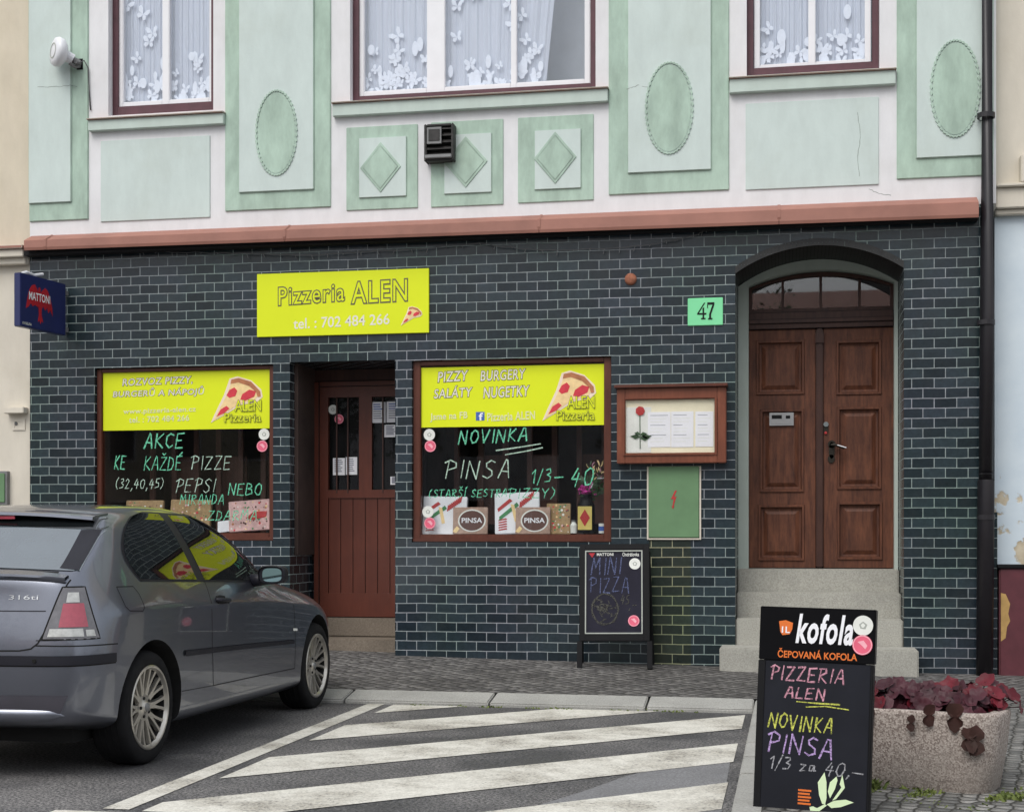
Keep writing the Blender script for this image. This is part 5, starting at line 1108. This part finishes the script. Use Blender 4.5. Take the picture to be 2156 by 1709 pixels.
st([(3.1,.68,.20),(3.12,.775,.25),(3.13,.805,.42),(3.13,.81,.55),(3.12,.78,.68),(3.10,.70,.752),(3.1,.60,.785)], [(3.1,.44,.81),(3.1,.25,.82),(3.1,0,.825)])
st([(3.28,.55,.22),(3.32,.62,.27),(3.35,.65,.42),(3.35,.66,.54),(3.32,.64,.64),(3.27,.60,.71),(3.25,.52,.74)], [(3.25,.38,.76),(3.25,.22,.765),(3.25,0,.77)])
def ring24(s):
    p = s[:7]; t = s[7:]; mir = lambda q: (q[0],-q[1],q[2])
    # right side is negative y
    right = [mir(q) for q in p]; left = list(p)
    top = [mir(t[0]),mir(t[1]),t[2],t[1],t[0]]
    b = p[0]; bot = [(b[0],b[1]*.75,b[2]-.01),(b[0],b[1]*.4,b[2]-.015),(b[0],0,b[2]-.015),(b[0],-b[1]*.4,b[2]-.015),(b[0],-b[1]*.75,b[2]-.01)]
    return right+top+left[::-1]+bot
vs = []; fs = []
for s in ST: vs += ring24(s)
N = len(ST)
for i in range(N-1):
    for j in range(24): fs.append((i*24+j, i*24+(j+1)%24, (i+1)*24+(j+1)%24, (i+1)*24+j))
def cap(si, bulge, flip):
    s = ST[si]; base = si*24; fr = [1,.72,.4,0,-.4,-.72,-1]; g = [[None]*7 for _ in range(7)]
    for r in range(7): g[r][0] = base+r; g[r][6] = base+18-r
    for c in range(1,6): g[6][c] = base+6+c; g[0][c] = base+24-c
    for r in range(1,6):
        for c in range(1,6):
            x,y,z = s[r]; vs.append((x+bulge[r]*(1-fr[c]**2), -y*fr[c], z)); g[r][c] = len(vs)-1
    for r in range(6):
        for c in range(6):
            q = (g[r][c],g[r][c+1],g[r+1][c+1],g[r+1][c]); fs.append(q[::-1] if flip else q)
cap(0, [-.05,-.06,-.065,-.065,-.06,-.05,-.05], True); cap(N-1, [.1]*7, False)
me = bpy.data.meshes.new('body'); me.from_pydata(vs, [], fs); me.update()
bm = bmesh.new(); bm.from_mesh(me); bmesh.ops.recalc_face_normals(bm, faces=bm.faces)
bm.verts.ensure_lookup_table(); cl = bm.edges.layers.float.new('crease_edge')
for e in bm.edges:
    a, b = sorted(v.index for v in e.verts)
    if b >= N*24: continue
    ia, ja, ib, jb = a//24, a%24, b//24, b%24
    if ja == jb and ja in (4,14) and 2 <= ia and ib <= 12: e[cl] = .95
    if ja == jb and ja in (6,12) and 1 <= ia and ib <= 3: e[cl] = .5
    if ia == ib == 1 and ja in range(6,12) and jb in range(6,13): e[cl] = .3
    if ia == ib == 3 and ja in range(6,12) and jb in range(7,13): e[cl] = .5
    if ja == jb and ja in (1,17): e[cl] = .4
bm.to_mesh(me); bm.free()
tmp = bpy.data.objects.new('tmp', me); COL.objects.link(tmp)
md = tmp.modifiers.new('s','SUBSURF'); md.levels = 3; md.render_levels = 3
dg = bpy.context.evaluated_depsgraph_get(); dg.update()
m1 = bpy.data.meshes.new_from_object(tmp.evaluated_get(dg))
bvh = BVHTree.FromPolygons([v.co.copy() for v in m1.vertices], [tuple(p.vertices) for p in m1.polygons])
cut = MB()
for x in (0, WB):
    for s in (-1,1):
        c = [(x+.368*math.cos(2*math.pi*i/48), WR+.005+.368*math.sin(2*math.pi*i/48)) for i in range(48)]
        cut.prism(c, min(s*.50,s*1.1), max(s*.50,s*1.1), 'well')
co = cut.build('cutter'); bmc = bmesh.new(); bmc.from_mesh(co.data); bmesh.ops.recalc_face_normals(bmc, faces=bmc.faces); bmc.to_mesh(co.data); bmc.free()
bd = tmp.modifiers.new('b','BOOLEAN'); bd.object = co; bd.operation = 'DIFFERENCE'; bd.solver = 'EXACT'
dg = bpy.context.evaluated_depsgraph_get(); dg.update()
m2 = bpy.data.meshes.new_from_object(tmp.evaluated_get(dg))
bpy.data.objects.remove(tmp); bpy.data.objects.remove(co)
m2.name = 'body'; m2.materials.clear(); m2.materials.append(M['paint']); m2.materials.append(M['well'])
bm = bmesh.new(); bm.from_mesh(m2)
for f in bm.faces:
    c = f.calc_center_median(); f.material_index = 0; f.smooth = True; f.normal_update()
    for x in (0, WB):
        dx_, dz_ = c.x-x, c.z-(WR+.005); rr = math.hypot(dx_,dz_); n_ = f.normal
        rd = (n_.x*dx_+n_.z*dz_)/max(rr,1e-6)
        if rr < .3695 and .49 < abs(c.y) < 1.0 and (rd < -.75 or abs(c.y) < .505): f.material_index = 1
for e in bm.edges:
    if len(e.link_faces) == 2 and e.calc_face_angle(0) > R(38): e.smooth = False
bm.to_mesh(m2); bm.free()
body = bpy.data.objects.new('body', m2); COL.objects.link(body); body.parent = CAR
def cast(o, d_): 
    h = bvh.ray_cast(Vector(o), Vector(d_)); return (h[0], h[1]) if h[0] else (None, None)
def S_(x, z): return cast((x,-3,z),(0,1,0))
def RR(y, z): return cast((-3,y,z),(1,0,0))
def lerp(a, b, t): return tuple(p+(q-p)*t for p, q in zip(a, b))
def sample(poly, t):           # polyline by normalised index
    k = t*(len(poly)-1); i = min(int(k), len(poly)-2); return lerp(poly[i], poly[i+1], k-i)
def patch(mb, A, Bc, caster, nu, nv, off, m):
    g = []; vs = []
    for j in range(nv+1):
        row = []
        for i in range(nu+1):
            q = lerp(sample(A, i/nu), sample(Bc, i/nu), j/nv); p, n = caster(*q)
            if p is None: row.append(None); continue
            row.append(len(vs)); vs.append(p+n*off)
        g.append(row)
    f2 = [(g[j][i],g[j][i+1],g[j+1][i+1],g[j+1][i]) for j in range(nv) for i in range(nu) if None not in (g[j][i],g[j][i+1],g[j+1][i+1],g[j+1][i])]
    mb.add(vs, f2, m); return mb
def line(mb, pts, caster, wd, off, m, sub=6):
    fine = []
    for i in range(len(pts)-1):
        for k in range(sub): fine.append(lerp(pts[i], pts[i+1], k/sub))
    fine.append(pts[-1]); q = [caster(*p) for p in fine]; q = [a for a in q if a[0] is not None]
    vs = []; fs = []
    for i, (p, n) in enumerate(q):
        t = (q[min(i+1,len(q)-1)][0]-q[max(i-1,0)][0]).normalized(); s = t.cross(n).normalized()
        vs += [p+n*off+s*wd/2, p+n*off-s*wd/2]
    for i in range(len(q)-1): fs.append((2*i,2*i+1,2*i+3,2*i+2))
    mb.add(vs, fs, m)
RV = [(-.045,1.006),(-.098,1.06),(-.130,1.115),(-.128,1.165),(-.096,1.21),(-.035,1.262),(.046,1.309),(.188,1.362),(.42,1.396)]
FV = [(1.70,.948),(1.725,1.0),(1.715,1.06),(1.70,1.12),(1.63,1.18),(1.55,1.238),(1.42,1.295),(1.295,1.342),(1.10,1.388)]
def sv(u, v):                  # window coordinates -> side view
    return lerp(sample(RV, v), sample(FV, v), u)
for sgn in (-1, 1):
    SC = (lambda x, z: S_(x, z)) if sgn < 0 else (lambda x, z: cast((x,3,z),(0,-1,0)))
    def winpatch(mb, u0, u1, v0, v1, off, m, slant=0, nu=22, nv=14):
        vs = []; n1 = nu+1
        for j in range(nv+1):
            v = v0+(v1-v0)*j/nv
            for i in range(nu+1):
                a, b = (u0(v) if callable(u0) else u0), (u1(v) if callable(u1) else u1)
                q = sv(a+(b-a)*i/nu, v); p, n = SC(*q)
                if p is None: h = bvh.find_nearest(Vector((q[0],sgn*.72,q[1]))); p, n = h[0], h[1]
                vs.append(p+n*off)
        mb.add(vs, [(j*n1+i,j*n1+i+1,(j+1)*n1+i+1,(j+1)*n1+i) for j in range(nv) for i in range(nu)], m)
    bx = lambda v, o: (lerp((.72,0),(.655,0),v)[0]+o-sample(RV,v)[0])/(sample(FV,v)[0]-sample(RV,v)[0])
    mb = MB(); winpatch(mb, 0, 1, 0, 1, .003, 'trim', nu=50, nv=26); mb.build('window_trim', CAR, smooth=True)
    mb = MB(); winpatch(mb, .012, lambda v: bx(v,-.055), .03, .965, .0055, 'carglass'); mb.build('quarter_glass', CAR, smooth=True)
    mb = MB(); winpatch(mb, lambda v: bx(v,.055), .985, .03, .955, .0055, 'carglass'); mb.build('door_glass', CAR, smooth=True)
    mb = MB(); line(mb, [(.775,.985),(.775,.60),(.80,.42),(.815,.352)], SC, .007, .0012, 'trim'); line(mb, [(2.17,.86),(2.185,.6),(2.20,.335)], SC, .006, .0012, 'trim'); line(mb, [(.815,.352),(1.5,.345),(2.20,.335)], SC, .007, .0012, 'trim')
    line(mb, [(.37,.362),(.815,.352)], SC, .005, .0012, 'trim'); mb.build('panel_gaps', CAR)
    mb = MB(); patch(mb, [(.385,.592),(1.3,.566),(2.15,.535)], [(.385,.562),(1.3,.540),(2.15,.512)], SC, 40, 3, .010, 'trim'); patch(mb, [(.385,.592),(1.3,.566),(2.15,.535)], [(.388,.597),(1.3,.571),(2.15,.54)], SC, 40, 1, .004, 'trim'); mb.build('side_moulding', CAR, smooth=True)
    mb = MB(); p, n = SC(.93,.862); q = Vector((0,sgn*.035,0)); mb.tube([SC(.85,.867)[0],p+q*.7+Vector((-.04,0,.004)),p+q*.7+Vector((.07,0,-.002)),SC(1.03,.852)[0]],.013,'trim',10); patch(mb,[(.86,.89),(.93,.895),(1.0,.885)],[(.86,.845),(.93,.84),(1.0,.84)],SC,8,4,.002,'well'); mb.build('door_handle', CAR, smooth=True)
    mb = MB(); patch(mb,[(2.14,.618),(2.22,.612)],[(2.14,.600),(2.22,.595)],SC,4,2,.005,'stickerwhite'); mb.build('side_repeater', CAR)
    if sgn < 0:
        mb = MB(); fl = [(-.318,.985),(-.15,.982),(-.115,.94),(-.105,.87),(-.13,.848),(-.27,.856),(-.30,.88),(-.318,.985)]; line(mb, fl, SC, .006, .001, 'trim', 5); mb.build('fuel_flap', CAR)
    # mirror
    m_ = MB(); L = []
    for x_, w_, h_ in ((1.42,.072,.056),(1.435,.078,.062),(1.50,.075,.06),(1.56,.055,.045),(1.59,.02,.02)):
        L.append([(x_, sgn*(.985+w_*1.2*math.copysign(abs(math.cos(2*math.pi*i/20))**.6, math.cos(2*math.pi*i/20))), 1.005+h_*(1 if math.sin(2*math.pi*i/20) > 0 else .95)*math.copysign(abs(math.sin(2*math.pi*i/20))**.6, math.sin(2*math.pi*i/20))) for i in range(20)])
    loft(m_, L, 'trim'); n20 = len(m_.v); m_.add([(L[0][i][0]+.012,L[0][i][1],L[0][i][2]) for i in range(20)],[tuple(range(20))],'trim')
    m_.tube([(1.53,sgn*.80,.965),(1.53,sgn*.93,.975)],[.045,.035],'trim',10); mo = m_.build('wing_mirror', CAR, smooth=True)
    m_ = MB(); m_.add([(1.428, sgn*(.985+(y-.985)*1)*1 if False else sgn*(.990+.066*math.copysign(abs(math.cos(2*math.pi*i/20))**.6, math.cos(2*math.pi*i/20))), 1.005+.044*math.copysign(abs(math.sin(2*math.pi*i/20))**.6, math.sin(2*math.pi*i/20))) for i in range(20) for y in (0,)],[tuple(range(20))],'mirror'); m_.build('mirror_glass', mo)
# rear glass, spoiler, lamps, bumper trim
mb = MB(); patch(mb, [(-.655,1.355),(0,1.38),(.655,1.355)], [(-.705,1.072),(0,1.098),(.705,1.072)], RR, 40, 16, .004, 'rearglass'); rw_ = mb.build('rear_window', CAR, smooth=True)
mb = MB(); patch(mb, [(-.650,1.353),(0,1.378),(.650,1.353)], [(-.660,1.285),(0,1.31),(.660,1.285)], RR, 40, 6, .0055, 'carglass')  # top band paints a dark reflection on the glass; side strips are border
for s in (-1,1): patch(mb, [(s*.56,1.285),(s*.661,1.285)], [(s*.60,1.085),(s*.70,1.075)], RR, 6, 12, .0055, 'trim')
mb.build('border_and_dark_reflection', rw_, smooth=True)
mb = MB(); L = []
for i in range(25):
    y = -.60+1.2*i/24; e = 1-abs(y/.60)**6; cz = .03*(1-(y/.60)**2); dxx = .05*(1-(y/.6)**2)
    L.append([(-.02-dxx,y,1.382+cz),(-.17-dxx-.02*e,y,1.365+cz),(-.20-dxx-.02*e,y,1.357+cz),(-.203-dxx-.02*e,y,1.341+cz),(-.19-dxx,y,1.336+cz),(-.06-dxx,y,1.345+cz)])
loft(mb, L, 'paint'); mb.add([p for p in L[0]],[tuple(range(6))],'paint'); mb.add([p for p in L[-1]],[tuple(range(6))],'paint'); sp = mb.build('roof_spoiler', CAR, sharp=40)
mb = MB(); mb.box(-.262,-.255,-.17,.17,1.348,1.366,'lampred'); mb.build('brake_light', sp)
# boot lid lip and gaps
mb = MB(); gp = [(-.690,1.030),(-.675,.97),(-.655,.90),(-.61,.78),(-.575,.71),(-.54,.682),(-.48,.672),(0,.668),(.48,.672),(.54,.682),(.575,.71),(.61,.78),(.655,.90),(.675,.97),(.690,1.03)]
line(mb, gp, RR, .008, .0015, 'well'); mb.build('tailgate_gap', CAR)
mb = MB(); L = []
for i in range(31):
    y = -.68+1.36*i/30; t = 1-abs(y/.68)**4; p, n = RR(y, .985+.012*t); p = p or Vector((-.68,y,1)); p0 = Vector((-.60-.05*t,y,1.052+.03*t))
    L.append([(p0.x,y,p0.z+.002),(p.x-.004-.010*t,y,1.042+.022*t),(p.x-.006-.010*t,y,1.030+.022*t),(p.x+.004,y,1.016+.016*t),(p0.x,y,p0.z-.03)])
loft(mb, L, 'paint'); mb.build('tailgate_lip', CAR, sharp=50)
mb = MB(); line(mb, [(-.62,1.062),(0,1.088),(.62,1.062)], lambda y, z: (lambda p: (p[0], p[1]))(RR(y,z)), .02, .006, 'well', 12); mb.build('window_seal', CAR)
mb = MB(); L = []
for i in range(25):
    y = -.33+.66*i/24; t = max(.0,1-abs(y/.33)**3); p, n = RR(y,.895); L.append([(p.x+.005,y,.905+.018*t),(p.x-.022*t,y,.902+.014*t),(p.x-.028*t,y,.893),(p.x+.005,y,.885)])
loft(mb, L, 'paint'); mb.build('grip_strip', CAR, smooth=True); mb = MB(); line(mb,[(-.60,.872),(.60,.872)],RR,.006,.001,'trim',30); mb.build('crease_shadow', CAR)
mb = MB(); t0 = MB(); text(t0,'316ti',0,.155,0,.023,0,'chrome',offset=.0)
for (x,_,z) in t0.v: p, n = RR(-.40-x*1.0, .930+z); mb.v.append(tuple(p+n*.003))
mb.f = [list(f) for f in t0.f]; mb.m = list(t0.m); mb.mats = list(t0.mats); mb.build('model_badge', CAR)
for sgn in (-1,1):
    def Q(y, z): return cast((-2.2,sgn*(-1.9)*-1*1.0 if False else sgn*(abs(y)+.75),z),(1.5,-sgn*.75,0)) if abs(y) > .0 else RR(y,z)
    # lamp on the corner: cast from a diagonal so the lens wraps round the side
    def CQ(u, z):             # u: 0 inner edge .. 1 outer edge
        zz = max(0, min(1, (z-.73)/.265)); yi = .592+(.668-.592)*zz; yo = .838-(.838-.755)*zz
        y = yi+(yo-yi)*u; xo = -.70+.12*u
        return cast((xo-1.2, sgn*(y+.50*u), z), (1.2, -sgn*.50*u, 0))
    mb = MB()
    def lens(u0,u1,z0,z1,off,m,nu=14,nv=10): patch(mb,[(u0,z0),(u1,z0)],[(u0,z1),(u1,z1)],CQ,nu,nv,off,m)
    lens(0,1,.728,.993,.003,'lampgrey'); ob = mb.build('tail_light', CAR, smooth=True)
    mb = MB(); lens(.28,.84,.79,.91,.006,'lampred'); mb.build('red_lens', ob, smooth=True)
    mb = MB(); lens(.10,.74,.742,.782,.006,'lampclear'); lens(.78,.93,.742,.775,.006,'lampclear'); mb.build('reversing_lens', ob, smooth=True)
    mb = MB(); lens(.36,.74,.915,.965,.006,'lampclear'); mb.build('indicator_lens', ob, smooth=True)
    mb = MB(); pt = [(i/12,.993) for i in range(13)]; line(mb,[(0,.728),(0,.993),(1,.993),(1,.728),(0,.728)],CQ,.008,.0035,'well',8); mb.build('lens_gap', ob)
# bumper: black strip, gaps, silver apron
def BW(u, z):                  # wraps from left wheel arch round the tail to right wheel arch, u = -1..1
    a = u*1.0; s = 1 if a >= 0 else -1
    if abs(a) < .55: return cast((-3, a/.55*.62, z),(1,0,0))
    t = (abs(a)-.55)/.45; o = Vector((-1.6+1.25*t, s*(.62+1.38*t), z)); tg = Vector((-.55+.13*t, s*(.62+.15*t), z)); return cast(o, tg-o)
mb = MB(); patch(mb,[(-1.0,.597),(0,.60),(1.0,.597)],[(-1.0,.645),(0,.648),(1.0,.645)],BW,90,4,.009,'trim'); patch(mb,[(-1.0,.590),(0,.593),(1.0,.590)],[(-1.0,.598),(0,.601),(1.0,.598)],BW,90,1,.004,'well'); bs = mb.build('bumper_strip', CAR, smooth=True)
mb = MB(); line(mb,[(-1.06,.690),(-.8,.693),(-.50,.698)],BW,.007,.001,'well',16); line(mb,[(.50,.698),(.8,.693),(1.06,.690)],BW,.007,.001,'well',16); line(mb,[(-.62,.725),(-.5,.724)],BW,.005,.001,'well',16); mb.build('bumper_gap', CAR)
mb = MB(); patch(mb,[(-.62,.352),(0,.352),(.62,.352)],[(-.66,.444),(0,.446),(.66,.444)],BW,70,5,.0025,'recess'); mb.build('bumper_shade_band', CAR, smooth=True)  # dark band laid on as the shade across the lower bumper
mb = MB(); L = []
for i in range(61):
    u = -.64+1.28*i/60; t = 1-abs(u/.64)**8; p, n = BW(u,.34); n = Vector((n.x,n.y,0)).normalized() if n else Vector((-1,0,0)); p = p or Vector((-.7,0,.34)); o = .018*t
    L.append([tuple(p+n*(.0)+Vector((0,0,.040))),tuple(p+n*o+Vector((0,0,.030*t))),tuple(p+n*(o+.004)+Vector((0,0,-.005))),tuple(p+n*o*.6+Vector((0,0,-.035*t))),tuple(p-n*.03+Vector((0,0,-.04*t)))])
loft(mb, L, 'paint'); mb.build('bumper_apron', CAR, smooth=True)
mb = MB(); patch(mb,[(-.375,.50),(-.345,.50)],[(-.375,.53),(-.345,.53)],RR,3,3,.002,'well'); mb.build('tow_eye_hole', CAR)
for y in (-.54,.54):
    mb = MB(); p, n = BW(-.50 if y < 0 else .5,.622); mb.lathe([(0,-.004),(.010,-.004),(.011,0)],(0,0,0),'well',14); o = mb.build('parking_sensor', bs); o.location = p+n*.010; o.rotation_euler = (0,0,math.atan2(n.y,n.x)+R(90))
for x0, y0 in ((-.45,0),):
    mb = MB(); mb.tube([(-.50,.42,.24),(-.70,.42,.235)],.03,'greymetal',12,False); mb.build('exhaust_pipe', CAR, smooth=True)
mb = MB(); mb.box(-.45,3.0,-.62,.62,.17,.30,'well'); mb.build('underbody', CAR)
# wheels
def wheel(x, s):
    Wm = thing_part = bpy.data.objects.new('wheel', None); COL.objects.link(Wm); Wm.empty_display_size = .1; Wm.parent = CAR; Wm.location = (x, s*.735, WR); Wm.rotation_euler = (0,0,0 if s < 0 else R(180))
    # built facing -y; outer face at -.10
    mb = MB(); mb.lathe([(.222,.09),(.30,.10),(.311,.075),(.313,.0),(.311,-.07),(.302,-.094),(.285,-.104),(.255,-.108),(.235,-.104),(.226,-.095)],(0,0,0),'tyre',64)
    for k in range(4):
        yy = -.055+.037*k; mb.lathe([(.3135,yy-.003),(.3145,yy-.003),(.3145,yy-.012),(.3135,yy-.012)],(0,0,0),'tyre',64)
    mb.build('tyre', Wm, smooth=True)
    mb = MB(); mb.lathe([(.232,-.098),(.233,-.106),(.226,-.110),(.218,-.108),(.214,-.098),(.208,-.088)],(0,0,0),'alloy',64); mb.lathe([(.208,-.088),(.20,-.05),(.195,.06)],(0,0,0),'well',48)
    mb.lathe([(.0,-.085),(.028,-.086),(.034,-.080),(.05,-.074),(.075,-.070),(.08,-.05)],(0,0,0),'alloy',40)
    for k in range(10):
        a = 2*math.pi*k/10
        for da, db in ((-.06,-.18),(.06,.18)):
            L = []
            for r, th_, dep, hw in ((.06,a+da*1.2,-.070,.015),(.12,a+da*.9+(db-da)*.22,-.076,.0125),(.17,a+da+(db-da)*.55,-.084,.0105),(.212,a+db*.86,-.092,.014)):
                cx, cz = r*math.cos(th_), r*math.sin(th_); tx, tz = -math.sin(th_), math.cos(th_)
                L.append([(cx-tx*hw,dep+.02,cz-tz*hw),(cx-tx*hw*.7,dep,cz-tz*hw*.7),(cx+tx*hw*.7,dep,cz+tz*hw*.7),(cx+tx*hw,dep+.02,cz+tz*hw)])
            loft(mb, L, 'alloy')
    rm = mb.build('rim', Wm, sharp=35)
    mb = MB(); mb.lathe([(0,-.030),(.20,-.030)],(0,0,0),'well',40)
    for k in range(5):
        a = 2*math.pi*(k+.5)/5; mb.disc(.052*math.cos(a),.052*math.sin(a),.009,-.079,-.06,'well',10)
    mb.build('brake_disc', Wm); mb = MB(); mb.lathe([(0,-.092),(.022,-.091),(.027,-.084)],(0,0,0),'greymetal',24); mb.build('hub_cap', Wm, smooth=True)
for x in (0, WB):
    for s in (-1,1): wheel(x, s)
# wind screen seen from other sides
mb = MB(); patch(mb,[(1.10,-.56),(1.02,0),(1.10,.56)],[(1.74,-.66),(1.84,0),(1.74,.66)],lambda x, y: cast((x,y,3),(0,0,-1)),24,12,.004,'carglass'); mb.build('windscreen', CAR, smooth=True)
# ------------------------------------------------------------------ the far side of the square, behind the camera (seen only in reflections)
def tree(x, y, h, seed, label):
    rnd = random.Random(seed); T = thing('tree', label, 'tree', (x,y,0), group='trees across the square'); mb = MB()
    mb.tube([(0,0,0),(.1,0,h*.25),(0,.1,h*.5),(.1,0,h*.85)],[.28,.22,.15,.04],'bark',10)
    for i in range(16):
        a = rnd.uniform(0,6.28); z = h*rnd.uniform(.28,.75); l = h*rnd.uniform(.18,.34); mb.tube([(0,0,z),(math.cos(a)*l*.5,math.sin(a)*l*.5,z+l*.3),(math.cos(a)*l,math.sin(a)*l,z+l*.75)],[.09,.05,.015],'bark',6)
    mb.build('trunk', T, smooth=True); mb = MB()
    cl = [(rnd.gauss(0,h*.17),rnd.gauss(0,h*.17),h*rnd.uniform(.38,1.0),h*rnd.uniform(.06,.12)) for i in range(42)]
    for cx,cy,cz,r in cl:
        for i in range(70):
            p = Vector((cx+rnd.gauss(0,r*.6),cy+rnd.gauss(0,r*.6),cz+rnd.gauss(0,r*.5))); u = Vector((rnd.uniform(-1,1),rnd.uniform(-1,1),rnd.uniform(-1,1))).normalized(); v = u.cross(Vector((rnd.uniform(-1,1),.3,1))).normalized(); s = rnd.uniform(.07,.14)
            mb.add([p-u*s,p+v*s*.6,p+u*s,p-v*s*.6],[(0,1,2,3)],'foliage')
    mb.build('crown', T)
for i, (x, y, h, l) in enumerate(((-15,-32,10.5,'tallest leafy tree across the square'),(-3,-36,9,'broad leafy tree across the square'),(10,-34,8,'smaller leafy tree across the square'),(22,-33,10,'leafy tree at the far corner of the square'))): tree(x,y,h,i+20,l)
for i, (x0,x1,h,l,m) in enumerate(((-40,-20,8.5,'long cream house across the square','cream'),(-19.8,-2,7.2,'white house across the square','white'),(-1.8,18,8.0,'pale green house across the square','mint'),(18.2,42,7.5,'pale plastered house across the square','cream2'))):
    T = thing('opposite_house', l, 'house', (x0,-44,0), group='houses across the square'); W = x1-x0
    mb = MB(); mb.box(0,W,-8,0,0,h,m); mb.build('wall', T)
    mb = MB(); mb.add([(-.3,.4,h-.1),(W+.3,.4,h-.1),(W+.3,-4,h+3.4),(-.3,-4,h+3.4),(-.3,-8.4,h-.1),(W+.3,-8.4,h-.1)],[(0,1,2,3),(3,2,5,4),(0,3,4),(1,5,2)],'flash'); mb.build('roof', T)
    k = int(W/2.6)
    for j in range(k):
        for z in (1.0,4.4):
            mb = MB(); xx = W*(j+.5)/k; mb.box(xx-.55,xx+.55,0,.03,z,z+1.7,'carglass'); mb.frame(xx-.6,xx+.6,z-.05,z+1.75,.06,0,.05,'upvc'); mb.build('window', T)
